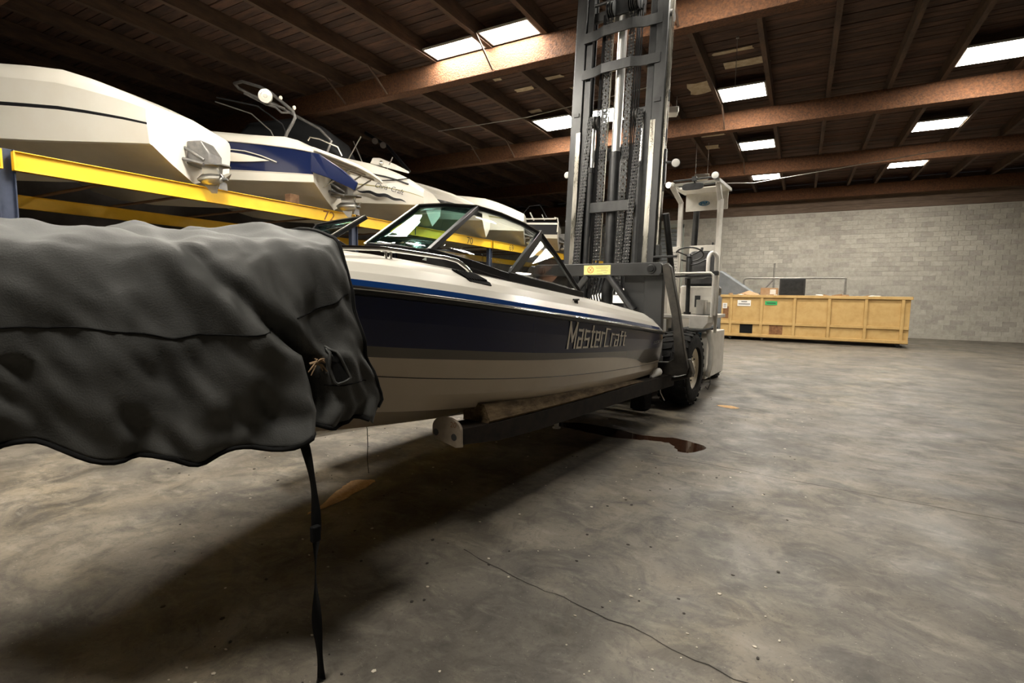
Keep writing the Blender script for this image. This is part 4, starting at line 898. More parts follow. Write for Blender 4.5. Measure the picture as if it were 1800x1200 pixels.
lamp((.33, 1.80, 3.44), (-.2, -1, -.1), .05, 'work bulb', GD, 'lit_guard_lamp', 'lift white')
m_ = MB(); n = 24; pts = [(.71 + .17 * (abs(math.cos(t)) ** .5) * math.copysign(1, math.cos(t)), 1.84, 3.385 + .055 * (abs(math.sin(t)) ** .6) * math.copysign(1, math.sin(t))) for t in [2 * math.pi * k / n for k in range(n)]]
m_.prism(pts, (0, .03, .008)); m_.cyl((.73, 1.86, 3.40), (.735, 1.86, 3.49), .012, n=8); lp(m_, 'mirror', 'vinyl black', smooth=30, bevel=.006)
m_ = MB(); m_.tube([(.70 + .09 * math.cos(t), 2.652, 3.24 + .035 * math.sin(t)) for t in [2 * math.pi * k / 20 for k in range(20)]], .007, 5, closed=True)
for k in range(4): m_.box((.64 + k * .03, 2.645, 3.22 + .012 * (k % 2)), (.662 + k * .03, 2.652, 3.26 + .01 * (k % 2)))
lp(m_, 'oval_emblem', 'lift blue', smooth=0)
m_ = MB(); m_.cyl((.50, 2.85, 2.35), (.52, 2.9, 3.45), .055, n=16); m_.cyl((.50, 2.85, 2.30), (.50, 2.85, 2.37), .09, n=16); lp(m_, 'exhaust_stack', 'black paint')
m_ = MB(); m_.cyl((.55, 1.78, 1.24), (.55, 1.76, .98), .06, n=14); m_.cyl((.55, 1.76, .98), (.55, 1.75, .93), .04, n=14); lp(m_, 'brake_reservoir', 'black paint')
m_ = MB(); m_.box((.22, 1.75, 1.0), (.40, 1.9, 1.22)); m_.box((.20, 1.8, 1.22), (.34, 1.95, 1.9)); lp(m_, 'valve_cover', 'lift white', smooth=0, bevel=.01)
for k in range(4): m_ = MB(); m_.tube([(.34 + k * .012, 1.2 + .12 * k, 1.95), (.37 + .01 * k, 1.2 + .12 * k, 1.7), (.32 + .012 * k, 1.3 + .1 * k, 1.4), (.3, 1.5, 1.2)], .01, 6); lp(m_, 'hydraulic_hose', 'hose rubber', smooth=60)
# ------------------------------------------------------------------ storage rack along the left
RACK = thing('boat_rack', 'yellow beamed storage rack numbered 72 to 68 holding boats', 'storage rack', (-10.6, 11, 0))
RO = (-10.6, 11, 0)
def rk(m_, name, key, par=RACK, **k): return m_.build(name, key, par, RO, k.pop('smooth', 0), **k)
POSTS = [-3.1, 2.6, 8.3, 14.0, 19.7, 25.4]
NUM = {72: 7.55, 71: 10.15, 70: 12.75, 69: 15.25, 68: 17.85, 67: 20.4}
for y0, y1 in zip(POSTS, POSTS[1:]):
    for x in (-8.6, -12.6):
        for z in ((3.03, 3.27),):
            m_ = MB(); m_.box((x - .05, y0 + .05, z[0]), (x + .0, y1 - .05, z[1])); m_.box((x - .05, y0 + .05, z[1] - .012), (x + .035, y1 - .05, z[1])); m_.box((x - .05, y0 + .05, z[0]), (x + .035, y1 - .05, z[0] + .012)); m_.box((x, y0 + .05, z[0]), (x + .03, y0 + .07, z[1])); m_.box((x, y1 - .07, z[0]), (x + .03, y1 - .05, z[1]))
            BM = rk(m_, 'rack_beam', 'rack yellow', bevel=.004)
            if x > -9:
                for n, yy_ in NUM.items():
                    if y0 < yy_ < y1:
                        vs, fs = text_shape(str(n), .30, .19); mm = MB(); mm.add([(x + .003, yy_ - .15 + a, z[0] + .022 + b_) for a, b_ in vs], fs); rk(mm, 'slot_number', 'rust' if n == 72 else 'print dark', BM)
    m_ = MB(); m_.box((-8.64, y0 + .05, .95), (-8.58, y1 - .05, 1.17)); rk(m_, 'rack_beam', 'rack yellow', bevel=.004)
    m_ = MB(); m_.box((-12.64, y0 + .05, .95), (-12.58, y1 - .05, 1.17)); rk(m_, 'rack_beam', 'rack yellow', bevel=.004)
for y in POSTS:
    for x in (-8.7, -12.65):
        m_ = MB(); m_.box((x - .05, y - .09, 0), (x + .05, y - .075, 3.3)); m_.box((x - .05, y + .075, 0), (x + .05, y + .09, 3.3)); m_.box((x - .01, y - .075, 0), (x + .01, y + .075, 3.3)); m_.box((x - .12, y - .15, 0), (x + .12, y + .15, .02)); rk(m_, 'rack_post', 'rack blue', bevel=.004)
for y in (7.55 - .6, 7.55 + .8, 10.6 - .6, 10.6 + .6, 12.95 - .6, 12.95 + .6, 16.6 - .6, 16.6 + .6, 18.6 - .6, 18.6 + .6, 4.2, 5.4):
    m_ = MB(); m_.box((-13.2, y - .05, 3.272), (-8.75, y + .05, 3.297)); rk(m_, 'bunk_board', 'bunk wood', bevel=.006)
m_ = MB(); m_.box((-8.72, 6.60, 3.273), (-8.56, 6.80, 3.44)); tag(m_.build('support_block', 'bunk wood', smooth=0, bevel=.006), 'short brown block on the yellow beam under the blue boat', 'block')

# far boats: stern out to the aisle, local -x runs to the bow, -y is the side seen
def far_boat(name, label, loc, pitch, bands, sheer, L=6.6, beam=1.12, deckcol='far white', yaw=0.0):
    t = thing(name, label, 'boat', loc); t.rotation_euler = (0, pitch, yaw)
    st = [0, .15, .35, .6, .9, 1.3, 1.8, 2.4, 3.2, 4.0, 4.8, 5.4, 5.9, 6.3, 6.6]
    T_b = [(0, .93), (1, .98), (3, 1.0), (4.2, .92), (5.2, .70), (5.9, .43), (6.4, .14), (6.6, .02)]; T_ch = [(0, .38), (2, .40), (4, .52), (5.2, .75), (6, 1.0), (6.6, 1.25)]; T_ke = [(0, 0), (4, .03), (5.2, .22), (6, .62), (6.6, 1.2)]
    def sec(s_):
        b_ = smooth_tab(T_b, s_) * beam; zs = smooth_tab(sheer, s_); zc = min(smooth_tab(T_ch, s_), zs - .05); zk = min(smooth_tab(T_ke, s_), zc - .02); out = [(b_, zs)]
        for fr_ in bands: out.append((b_ * (1 - .05 * fr_) + .012, zs + (zc - zs) * fr_))
        out += [(b_ * .95, zc), (b_ * .95 - .05, zc - .012), (b_ * .5, (zc + zk) / 2), (0, zk)]
        return out
    return t, st, sec
def loft(t, st, sec, rowmats, mats, name='hull'):
    m_ = MB()
    for sg in (1, -1):
        S = [[(-s_, sg * a, z) for a, z in sec(s_)] for s_ in st]
        for k in range(len(S[0]) - 1): m_.grid([[R[k], R[k + 1]] for R in S], rowmats[k], flip=(sg < 0))
    e = sec(0); m_.add([(0, a, z) for a, z in e] + [(0, -a, z) for a, z in e[-2::-1]], [tuple(range(2 * len(e) - 1))], rowmats[-1] if len(rowmats) > len(e) - 1 else rowmats[-2])
    return m_.build(name, mats, t, smooth=30)
def far_deck(t, st, sec, h, key, inset=.3, s0=.0, name='deck', crown=.05):
    m_ = MB(); rows = []
    for s_ in st:
        if s_ < s0: continue
        b_, z = sec(s_)[0]; k = h(s_); q = min(1, b_ / .6)
        prof = [(b_, z), (b_ - .03 * q, z + k * .55), (b_ - .12 * q, z + k * .92), (b_ - inset * q, z + k), (0, z + k + crown * q)]
        rows.append([(-s_, -a, zz_) for a, zz_ in prof] + [(-s_, a, zz_) for a, zz_ in prof[-2::-1]])
    m_.grid(rows, flip=True); m_.add(rows[0], [tuple(range(len(rows[0])))]); return m_.build(name, key, t, smooth=35)
def rail_tube(t, pts, r, name, key, par=None): m_ = MB(); m_.tube(pts, r, 8); return m_.build(name, key, par or t, smooth=60)

# blue and white runabout in slot 72
sh = [(0, .93), (.3, .98), (1.1, 1.06), (2, 1.12), (4, 1.2), (6.6, 1.35)]
t, st, sec = far_boat('runabout', 'blue and white boat with tower and swim platform above number 72', (-8.68, 7.75, 3.30), math.radians(1.0), [.74, .78], sh, yaw=math.radians(25), beam=1.04)
B1 = t; loft(t, st, sec, [0, 2, 1, 1, 2, 2, 1], ['far blue', 'far white', 'far bottom'])
far_deck(t, st, sec, lambda s_: smooth_tab([(0, .08), (.15, .14), (.5, .24), (1.1, .20), (4, .22), (6.6, .1)], s_), 'far white')
rail_tube(t, [(-s_, -sec(s_)[0][0] - .01, sec(s_)[0][1] + .005) for s_ in st], .018, 'rub_rail', 'far white')
m_ = MB(); sp = [(.0, -.93, .97), (.45, -.90, .82), (.80, -.75, .70), (.88, -.3, .68), (.88, .3, .68), (.80, .75, .70), (.45, .90, .82), (0, .93, .97), (-.3, .93, 1.02), (-.3, -.93, 1.02)]
m_.prism(sp, (0, 0, .07)); PLT = m_.build('swim_platform', 'far white', t, smooth=30, bevel=.02)
for y in (-.55, .0, .5): m_ = MB(); m_.tube([(.02, y, .36), (.62, y, .74)], .018, 8); m_.build('platform_strut', 'alu bright', PLT, smooth=60)
for y in (-.6, -.1, .4): m_ = MB(); m_.bar((.05, y, .94), (.72, y, .715), .05, .03); m_.build('platform_rib', 'far bottom', PLT, smooth=0)
rail_tube(t, [(-.15, -.84, 1.18), (-.10, -.86, 1.24), (.08, -.86, 1.21), (.45, -.86, 1.06), (.52, -.84, .90)], .014, 'grab_rail', 'alu bright')
# swoosh on the side
m_ = MB(); rows = []
for k in range(17):
    s_ = .82 + k * .12; b_, zs = sec(s_)[0]; zc = zs - .29 - .0 * k; th = .085 * math.sin(min(1, k / 7) * math.pi / 2); x = b_ + .012
    rows.append([(-s_, -x, zc - th), (-s_, -x - .002, zc + th)])
m_.grid(rows); m_.build('side_swoosh', 'decal silver', t, smooth=0)
m_ = MB(); m_.tube([(-s_, -sec(s_)[0][0] - .014, sec(s_)[0][1] - .30 + .15 * math.sin(min(1, (s_ - .68) / .8) * 1.57)) for s_ in (.68, .8, 1.0, 1.3, 1.8, 2.6, 3.6)], .012, 5); m_.build('swoosh_line', 'far white', t, smooth=60)
# wakeboard tower with round speaker
tw = [(-.60, -.85, 1.22), (-.56, -.85, 1.32), (-.46, -.85, 1.48), (-.40, -.85, 1.60), (-.44, -.84, 1.72), (-.69, -.82, 1.91), (-.91, -.80, 2.08), (-1.15, -.76, 2.20), (-1.6, -.6, 2.36), (-1.95, -.3, 2.44), (-2.05, 0, 2.46), (-1.95, .3, 2.44), (-1.6, .6, 2.36), (-.69, .82, 1.91), (-.42, .84, 1.65), (-.60, .85, 1.22)]
TW = rail_tube(t, tw, .03, 'tower', 'drive grey')
rail_tube(t, [(-.52, -.83, 1.70), (-.68, -.82, 1.70), (-.80, -.82, 1.80), (-1.0, -.8, 1.86), (-1.5, -.7, 2.1)], .02, 'tower_brace', 'drive grey', TW)
rail_tube(t, [(-.62, -.82, 1.78), (-.95, -.82, 1.88)], .02, 'tower_brace', 'drive grey', TW)
rail_tube(t, [(-.80, -.3, 1.30), (-.95, -.3, 1.65), (-1.47, -.3, 2.0), (-2.4, -.2, 2.2)], .014, 'bimini_hoop', 'canvas dark', TW)
rail_tube(t, [(-1.08, -.3, 1.30), (-1.2, -.3, 1.52), (-1.6, -.3, 1.85), (-2.4, -.25, 2.1)], .012, 'bimini_hoop', 'galv pipe', TW)
m_ = MB(); m_.lathe((-.96, -.90, 1.98), (.3, -1, -.1), [(-.18, .05), (-.1, .11), (0, .13), (.015, .125), (.015, .085), (0, .08), (0, .035), (.01, .03), (.01, 0)], 22); m_.build('tower_speaker', 'far white', t, smooth=30)
for p in ((-.42, -.84, 1.78), (-.70, -.82, 1.97)): m_ = MB(); m_.lathe(p, (0, 0, 1), [(-.03, .02), (0, .035), (.03, .03), (.045, .01)], 10); m_.build('tower_lamp', 'far white', TW, smooth=40)
# stern drive
def drive(t, z0, sc_=1.0, body='drive grey'):
    m_ = MB(); m_.prism([(0, -.16, z0 + .42), (.22, -.14, z0 + .44), (.34, -.1, z0 + .25), (.34, -.1, z0 + .08), (0, -.16, z0 + .05)], (0, .32, 0)); D = m_.build('drive_leg', body, t, smooth=25, bevel=.02)
    m_ = MB(); m_.prism([(.02, -.2, z0 + .06), (.55, -.12, z0 + .06), (.6, 0, z0 + .06), (.55, .12, z0 + .06), (.02, .2, z0 + .06)], (0, 0, .025)); m_.build('cavitation_plate', body, D, smooth=0, bevel=.004)
    m_ = MB(); m_.prism([(.16, -.05, z0 + .06), (.46, -.05, z0 + .06), (.44, -.05, z0 - .12), (.2, -.05, z0 - .12)], (0, .1, 0)); m_.lathe((.06, 0, z0 - .14), (1, 0, 0), [(0, .02), (.1, .085), (.25, .10), (.42, .085), (.44, .03)], 18); m_.prism([(.16, -.012, z0 - .2), (.4, -.012, z0 - .2), (.38, -.012, z0 - .36), (.3, -.012, z0 - .36)], (0, .024, 0)); m_.build('gearcase', 'drive alu', D, smooth=35)
    m_ = MB()
    for k in range(3):
        a = k * 2.094 + .4; c, s_ = math.cos(a), math.sin(a); m_.hexa([(.50 + dx + tw_, c * r_ - s_ * w_, z0 - .14 + s_ * r_ + c * w_) for dx in (-.006, .006) for r_, w_, tw_ in ((.05, -.03, -.03), (.17, -.055, -.04), (.17, .055, .04), (.05, .03, .03))])
    m_.cyl((.46, 0, z0 - .14), (.57, 0, z0 - .14), .045, .02, n=12); m_.build('propeller', 'drive grey', D, smooth=30)
    m_ = MB(); m_.tube([(0, -.2, z0 + .3), (.15, -.24, z0 + .22), (.3, -.18, z0 + .12)], .025, 8); m_.tube([(0, -.25, z0 + .12), (.3, -.2, z0 + .05)], .03, 8); m_.build('trim_ram', 'drive grey', D, smooth=60)
drive(t, .22)
for sg in (1,):
    m_ = MB(); m_.prism([(-.03, -sg * .985, .93), (.14, -sg * .98, .90), (.58, -sg * .95, .62), (.86, -sg * .92, .39), (.80, -sg * .92, .24), (.3, -sg * .96, .46), (-.03, -sg * .985, .56)], (0, sg * .06, 0)); m_.build('quarter_wing', 'far blue', t, smooth=0, bevel=.015)
m_ = MB(); m_.box((-.002, -.78, .42), (.006, -.70, .58)); m_.build('transom_label', 'paper', t, smooth=0)

# white cruiser with a script name in slot 71
sh = [(0, .66), (.3, .82), (.9, 1.0), (2, 1.15), (4, 1.25), (6.6, 1.4)]
t, st, sec = far_boat('cruiser', 'white boat with dark script name and black wave stripe', (-8.35, 10.65, 3.30), math.radians(1.0), [.38, .42], sh, yaw=math.radians(25), beam=1.04)
B2 = t; loft(t, st, sec, [0, 1, 0, 0, 2, 2, 0], ['far white', 'print grey', 'far bottom'])
far_deck(t, st, sec, lambda s_: smooth_tab([(0, .10), (.7, .2), (1.6, .3), (3, .34), (6.6, .12)], s_), 'far white', .34)
rail_tube(t, [(-s_, -sec(s_)[0][0] - .012, sec(s_)[0][1]) for s_ in st[2:]], .02, 'rub_rail', 'far black')
def side_text(t, sec, body, s0, s1, dz0, dz1, key, name, shear=.3):
    vs, fs = text_shape(body, s0 - s1, 1, shear); m_ = MB(); out = []
    for x, y in vs:
        s_ = s0 - x; b_, z = sec(s_)[0]; out.append((-s_, -(b_ + .016), z - dz0 + (dz0 - dz1) * y))
    m_.add(out, fs); m_.build(name, key, t, smooth=0)
side_text(t, sec, 'Chris', 1.14, .84, .30, .18, 'far black', 'script_name', .45); side_text(t, sec, 'Craft', .76, .46, .30, .18, 'far black', 'script_name', .45)
m_ = MB(); b_, z = sec(.8)[0]; m_.prism([(-.80, -b_ - .016, z - .25), (-.785, -b_ - .016, z - .235), (-.80, -b_ - .016, z - .22), (-.815, -b_ - .016, z - .235)], (0, -.002, 0)); m_.build('script_dot', 'far black', t, smooth=0)
m_ = MB(); rows = []
for k in range(25):
    s_ = .40 + k * .05; b_, z = sec(s_)[0]; th = .045 * math.sin(k / 24 * math.pi) ** .6 + .002; zc = z - .44 + .018 * math.sin(k * .8); rows.append([(-s_, -b_ - .014, zc - th), (-s_, -b_ - .015, zc + th * .7)])
m_.grid(rows); m_.build('wave_stripe', 'far black', t, smooth=0)
rail_tube(t, [(-1.7, -.98, 1.24), (-1.5, -1.05, 1.0), (-1.1, -1.06, .90), (-.7, -1.04, .92), (-.35, -.98, .98)], .012, 'mooring_line', 'hose rubber')
m_ = MB(); m_.prism([(-1.35, -.86, 1.34), (-.75, -.9, 1.20), (-.40, -.86, 1.12), (-.42, -.8, 1.18), (-.75, -.8, 1.34), (-1.15, -.76, 1.50), (-1.32, -.76, 1.50)], (0, .12, .02)); m_.build('folded_canvas', 'paper', t, smooth=25, bevel=.03)
m_ = MB(); 
for p_, q_ in (((-1.95, -.85, 1.30), (-1.55, -.9, 1.95)), ((-1.45, -.9, 1.22), (-1.75, -.85, 1.85)), ((-.95, -.8, 1.2), (-.8, -.82, 1.5))):
    m_ = MB(); m_.tube([p_, q_], .014, 7); m_.build('canopy_pole', 'alu bright', t, smooth=60)
m_ = MB(); m_.prism([(-5.0, -.85, 1.62), (-4.4, -.8, 2.3), (-3.2, -.75, 2.45), (-2.5, -.8, 2.2), (-2.2, -.85, 1.6)], (0, 1.6, 0)); m_.build('canopy', 'canvas dark', t, smooth=25, bevel=.08)
m_ = MB(); m_.lathe((-1.0, -.93, 1.34), (-1, .1, -.1), [(0, .01), (.02, .05), (.05, .06), (.09, .02)], 10); m_.build('cleat', 'alu bright', t, smooth=40)

# third boat: white hull with dark side window stripe
sh = [(0, .60), (.4, .80), (1.0, 1.0), (2, 1.2), (3.5, 1.35), (6.6, 1.5)]
t, st, sec = far_boat('cabin_boat', 'white boat with dark side panel seen above the windshield top', (-8.45, 13.4, 3.30), math.radians(1.0), [.20, .62], sh, yaw=math.radians(25), beam=1.04)
B3 = t; loft(t, st, sec, [0, 1, 0, 0, 2, 2, 0], ['far white', 'far black', 'far bottom'])
far_deck(t, st, sec, lambda s_: smooth_tab([(0, .1), (1.5, .2), (3, .3), (6.6, .1)], s_), 'far white', .25)
m_ = MB(); m_.tube([(-2.2, -.7, 1.75), (-2.9, -.6, 2.5), (-3.6, -.5, 2.9)], .05, 8); m_.build('folded_tower', 'far black', t, smooth=60)
m_ = MB(); m_.lathe((-3.0, -.68, 2.5), (.5, -1, 0), [(-.1, .05), (0, .09), (.01, .0)], 16); m_.lathe((-3.25, -.66, 2.62), (.5, -1, 0), [(-.1, .05), (0, .09), (.01, .0)], 16); m_.build('tower_speaker', 'drive alu', t, smooth=40)
# far pontoon-like boat with a light rail
sh = [(0, .95), (6.6, .98)]
t, st, sec = far_boat('deck_boat', 'dark sided boat with pale top rail left of the mast', (-8.35, 18.6, 3.30), 0, [.12, .75], sh, beam=1.1, yaw=math.radians(20))
loft(t, st, sec, [2, 0, 1, 1, 1, 1, 2], ['far black', 'far bottom', 'far white']); far_deck(t, st, sec, lambda s_: .08, 'far black', .1)
rail_tube(t, [(-s_, -1.13, 1.08) for s_ in (.05, 1, 2, 3, 4)], .03, 'top_rail', 'far white'); rail_tube(t, [(.0, -1.1, .6), (.03, -1.12, .95), (.0, -1.1, 1.10), (-.12, -1.1, 1.13)], .025, 'corner_rail', 'far white')
m_ = MB(); m_.tube([(-.9, -.9, 1.05), (-1.05, -.9, 1.35)], .03, 8); m_.tube([(-.5, -.9, 1.05), (-.6, -.9, 1.28)], .02, 8); m_.build('rail_post', 'far white', t, smooth=60)
m_ = MB(); m_.tube([(-1.5, -.8, 1.1), (-1.1, -.8, 1.6), (-.7, -.8, 1.65), (-.4, -.8, 1.15)], .02, 8); m_.build('seat_frame', 'far black', t, smooth=60)
drive(t, .22)
# boats in slots 70 to 69 seen through the windshield
sh = [(0, .85), (.5, 1.0), (1.5, 1.2), (6.6, 1.5)]
t, st, sec = far_boat('bowrider', 'pale boat on the rack glimpsed through the side windshield', (-8.5, 16.0, 3.30), math.radians(1), [.4, .46], sh, yaw=math.radians(25), beam=1.04)
loft(t, st, sec, [0, 1, 0, 0, 2, 2, 0], ['far white', 'print grey', 'far bottom']); far_deck(t, st, sec, lambda s_: smooth_tab([(0, .1), (1.5, .25), (6.6, .1)], s_), 'far white', .3); drive(t, .22)
# slot left of the picture edge
sh = [(0, .85), (.5, 1.0), (1.5, 1.2), (6.6, 1.5)]
t, st, sec = far_boat('bowrider', 'plain white boat on the rack, nearest the camera, left of the blue one', (-8.7, 4.9, 3.30), math.radians(1), [.4, .46], sh, yaw=math.radians(25), beam=1.04)
loft(t, st, sec, [0, 1, 0, 0, 2, 2, 0], ['far white', 'far black', 'far bottom']); far_deck(t, st, sec, lambda s_: smooth_tab([(0, .1), (1.5, .25), (6.6, .1)], s_), 'far white', .3); drive(t, .22)
# ------------------------------------------------------------------ dumpster by the back wall
DX, DY = .3, 22.3
DUMP = thing('dumpster', 'tan ribbed steel dumpster heaped with waste by the block wall', 'dumpster', (DX, DY, 0))
def dp(m_, name, key, par=DUMP, **k): return m_.build(name, key, par, (DX, DY, 0), k.pop('smooth', 0), **k)
x0, x1, y0, y1 = -2.62, 3.2, 21.2, 23.4
m_ = MB()
m_.box((x0, y0, .14), (x1, y0 + .05, 1.62)); m_.box((x0, y1 - .05, .14), (x1, y1, 1.62)); m_.box((x0, y0 + .05, .14), (x0 + .05, y1 - .05, 1.62)); m_.box((x1 - .05, y0 + .05, .14), (x1, y1 - .05, 1.62)); m_.box((x0, y0, .12), (x1, y1, .2)); dp(m_, 'dumpster_body', 'dumpster tan')
m_ = MB(); m_.box((x0 - .05, y0 - .07, 1.60), (x1 + .05, y0 + .06, 1.70)); m_.box((x0 - .05, y1 - .06, 1.60), (x1 + .05, y1 + .07, 1.70)); m_.box((x0 - .05, y0 + .06, 1.60), (x0 + .06, y1 - .06, 1.70)); dp(m_, 'top_rim', 'dumpster tan', bevel=.01)
p = None
for x in (-2.32, -1.27, -.2, .87, 1.94, 2.95):
    m_ = MB(); m_.box((x, y0 - .06, .14), (x + .09, y0, 1.6)); dp(m_, 'rib', 'dumpster tan', bevel=.008)
m_ = MB(); m_.box((x0, y0 - .05, .60), (x1, y0, .70)); dp(m_, 'belt', 'dumpster tan', bevel=.008)
m_ = MB(); m_.box((x0, y0 - .07, .14), (x1, y0 + .02, .24)); dp(m_, 'sill', 'dumpster tan', bevel=.008)
for x in (-2.0, -1.0): m_ = MB(); m_.box((x + .06, y0 - .012, .26), (x + .50, y0 - .002, .60)); dp(m_, 'fork_pocket', 'rust' if x > -1.5 else 'cover edge')
m_ = MB(); m_.box((-2.56, y0 - .012, .80), (-2.36, y0 - .002, 1.25)); dp(m_, 'rust_patch', 'rust')
for x in (-2.3, -1.2, 2.9):
    m_ = MB(); m_.cyl((x, y0 + .1, .075), (x + .07, y0 + .1, .075), .075, n=16); m_.box((x - .02, y0 + .05, .075), (x, y0 + .15, .15)); m_.box((x + .07, y0 + .05, .075), (x + .09, y0 + .15, .15)); dp(m_, 'caster', 'black paint', smooth=30)
def plate(xa, xb, za, zb, key, name, lines=None):
    m_ = MB(); m_.box((xa, y0 - .02, za), (xb, y0 - .008, zb)); o = dp(m_, name, key)
    if lines:
        m_ = MB()
        for (a, b_, c, d) in lines: m_.box((xa + a, y0 - .024, za + b_), (xa + c, y0 - .021, za + d))
        dp(m_, 'sign_print', 'print dark', o)
plate(-2.06, -1.6, 1.28, 1.50, 'white paint', 'paper_sign', [(.04 + .04 * k, .05, .065 + .04 * k, .10) for k in range(10)] + [(.13, .15, .33, .18)])
plate(-2.58, -2.42, 1.18, 1.38, 'white paint', 'paper_sign', [(.03, .04 + .05 * k, .13, .06 + .05 * k) for k in range(3)])
plate(-1.12, -.72, 1.34, 1.48, 'green label', 'green_sign', [(.05, .05, .35, .08)])
rnd = random.Random(3); m_ = MB()
for k in range(60):
    x, y = rnd.uniform(x0 + .15, x1 - .3), rnd.uniform(y0 + .15, y1 - .3); a = rnd.uniform(0, 3); z = 1.60 + rnd.uniform(.0, .12); w_, h = rnd.uniform(.1, .3), rnd.uniform(.06, .2); c, s_ = math.cos(a), math.sin(a)
    m_.hexa([(x + c * sx_ * w_ - s_ * sy_ * h, y + s_ * sx_ * w_ + c * sy_ * h, z + dz + .04 * sx_ * (k % 3 - 1)) for dz in (-.03, .03) for sx_, sy_ in ((-.5, -.5), (.5, -.5), (.5, .5), (-.5, .5))], k % 2)
m_.box((x0 + .1, y0 + .1, 1.2), (x1 - .1, y1 - .1, 1.58), 1)
dp(m_, 'waste_heap', ['paper', 'cardboard'], kind='stuff')
# things heaped on or standing behind the dumpster
m_ = MB(); m_.box((-1.35, 22.0, 1.68), (-.75, 22.4, 1.98)); o = tag(m_.build('cardboard_box', 'cardboard', smooth=0, bevel=.006), 'dark brown carton lying on the dumpster load', 'box')
m_ = MB(); m_.box((-1.02, 21.985, 1.74), (-.82, 21.996, 1.92)); m_.build('carton_label', 'paper', o, smooth=0)
m_ = MB(); m_.box((-.72, 22.3, 1.66), (.15, 22.8, 2.35)); o = tag(m_.build('monitor_casing', 'vinyl black', smooth=0, bevel=.02), 'black boxy casing on the dumpster load at the right edge', 'casing')
m_ = MB(); m_.box((-.66, 22.28, 1.74), (.09, 22.299, 2.28)); m_.build('casing_front', 'dark channel', o, smooth=0)
m_ = MB(); pts = [(-3.4, 23.7, 0), (-3.4, 23.7, 2.75), (-3.0, 23.7, 2.72), (-1.75, 23.7, 1.85), (-1.5, 23.7, 1.4), (-1.5, 23.7, 0)]; m_.prism(pts, (0, 1.2, 0)); o = tag(m_.build('tarp_heap', 'tarp grey', smooth=25, bevel=.06), 'grey sheet covered heap sloping behind the dumpster', 'tarp')
m_ = MB(); rows = []
for i in range(9):
    rows.append([(-2.45 + i * .16, 22.4 + j * .14, 1.60 + .26 * math.exp(-((i - 4) / 2.6) ** 2) * math.exp(-((j - 3) / 2.2) ** 2) + .02 * math.sin(i * 3 + j)) for j in range(7)])
m_.grid(rows); tag(m_.build('brown_paper_sheet', 'cardboard', smooth=60), 'crumpled brown paper sheet humped over the dumpster load', 'paper').modifiers.new('thick', 'SOLIDIFY').thickness = .01
PR = thing('pipe_rail', 'grey bent pipe railing standing behind the dumpster', 'railing', (-.5, 25.3, 0))
for pts, nm in (([(-2.25, 25.3, 0), (-2.25, 25.3, 2.35), (-2.2, 25.3, 2.42), (-2.1, 25.3, 2.46), (1.6, 25.3, 2.46)], 'rail_pipe'), ([(-1.72, 25.3, 1.6), (-1.05, 25.3, 2.42)], 'diagonal_pipe'), ([(-1.05, 25.3, 0), (-1.05, 25.3, 3.1)], 'upright_pipe'), ([(1.6, 25.3, 0), (1.6, 25.3, 2.46)], 'upright_pipe')):
    m_ = MB(); m_.tube(pts, .038, 10); m_.build(nm, 'galv pipe', PR, (-.5, 25.3, 0), 60)
m_ = MB(); m_.box((-3.9, 26.84, 3.4), (-3.84, 26.96, 4.25)); tag(m_.build('wall_conduit', 'print dark', smooth=0, bevel=.01), 'short dark conduit fixed to the block wall', 'conduit')

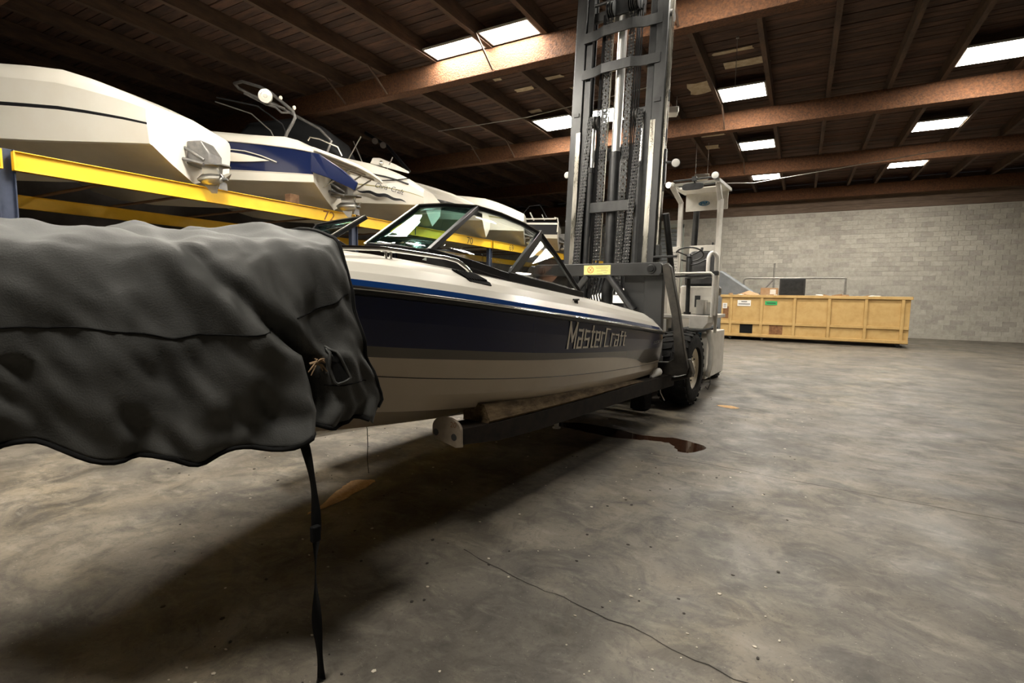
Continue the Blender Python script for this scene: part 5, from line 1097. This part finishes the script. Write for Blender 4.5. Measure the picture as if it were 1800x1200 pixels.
# ------------------------------------------------------------------ on the floor
def blob(name, key, pts, z, label, cat, n=6):
    m_ = MB(); P_ = []; N_ = len(pts); rn = random.Random(len(pts))
    for i in range(N_):
        p0, p1, p2, p3 = (V3((*pts[(i + d) % N_], 0)) for d in (-1, 0, 1, 2))
        for k in range(n):
            t = k / n; q = .5 * ((2 * p1) + (p2 - p0) * t + (2 * p0 - 5 * p1 + 4 * p2 - p3) * t * t + (3 * p1 - p0 - 3 * p2 + p3) * t ** 3); P_.append((q.x + rn.uniform(-.012, .012), q.y + rn.uniform(-.012, .012), .0005))
    m_.prism(P_, (0, 0, z)); return tag(m_.build(name, key, smooth=0), label, cat)
blob('puddle', 'oil water', [(-2.57, 5.71), (-2.39, 5.90), (-1.95, 5.92), (-1.49, 5.79), (-1.12, 5.86), (-.79, 5.70), (-.84, 5.46), (-.99, 5.36), (-1.14, 5.62), (-1.37, 5.62), (-1.73, 5.53), (-2.25, 5.60)], .002, 'dark reddish puddle on the floor beside the boat shadow', 'puddle')
blob('sand_spill', 'sand', [(-3.02, 2.50), (-3.17, 2.86), (-3.22, 3.02), (-3.08, 3.14), (-3.03, 3.02), (-2.985, 2.70), (-3.0, 2.40)], .004, 'tan streak of spilled sand on the floor behind the strap', 'spill')
blob('sand_spill', 'sand', [(-.98, 8.02), (-.82, 8.10), (-.68, 7.98), (-.80, 7.90)], .003, 'small tan patch on the floor right of the front tyre', 'spill')
m_ = MB(); m_.lathe((-2.47, 5.55, 0), (0, 0, 1), [(0, .05), (.012, .05), (.014, .028), (.13, .028), (.14, .02)], 14); tag(m_.build('floor_pin', 'white paint', smooth=35), 'short pale pin standing on the floor under the boat', 'pin')
rnd = random.Random(11); m_ = MB()
for k in range(420):
    d = rnd.uniform(1.6, 9) ; a = rnd.uniform(-.62, .55); x = d * math.sin(a - YAW) ; y = d * math.cos(a - YAW)
    if x < -8 or y < .3 or (-2.7 < x < -.6 and 5.2 < y < 6.1) or (-3.4 < x < -2.8 and 2.2 < y < 3.3) or (-1.1 < x < -.5 and 7.7 < y < 8.3): continue
    r_ = rnd.uniform(.004, .014); n = 5; ph = rnd.uniform(0, 6); st_ = rnd.uniform(.4, 1)
    m_.prism([(x + r_ * math.cos(ph + 2 * math.pi * j / n) * rnd.uniform(.6, 1), y + st_ * r_ * math.sin(ph + 2 * math.pi * j / n), .0005) for j in range(n)], (0, 0, .003), 0 if rnd.random() < .5 else 1)
o = tag(m_.build('floor_grit', ['chip', 'chip dark'], smooth=0), 'scattered chips of grit and dirt across the concrete floor', 'grit'); o['kind'] = 'stuff'
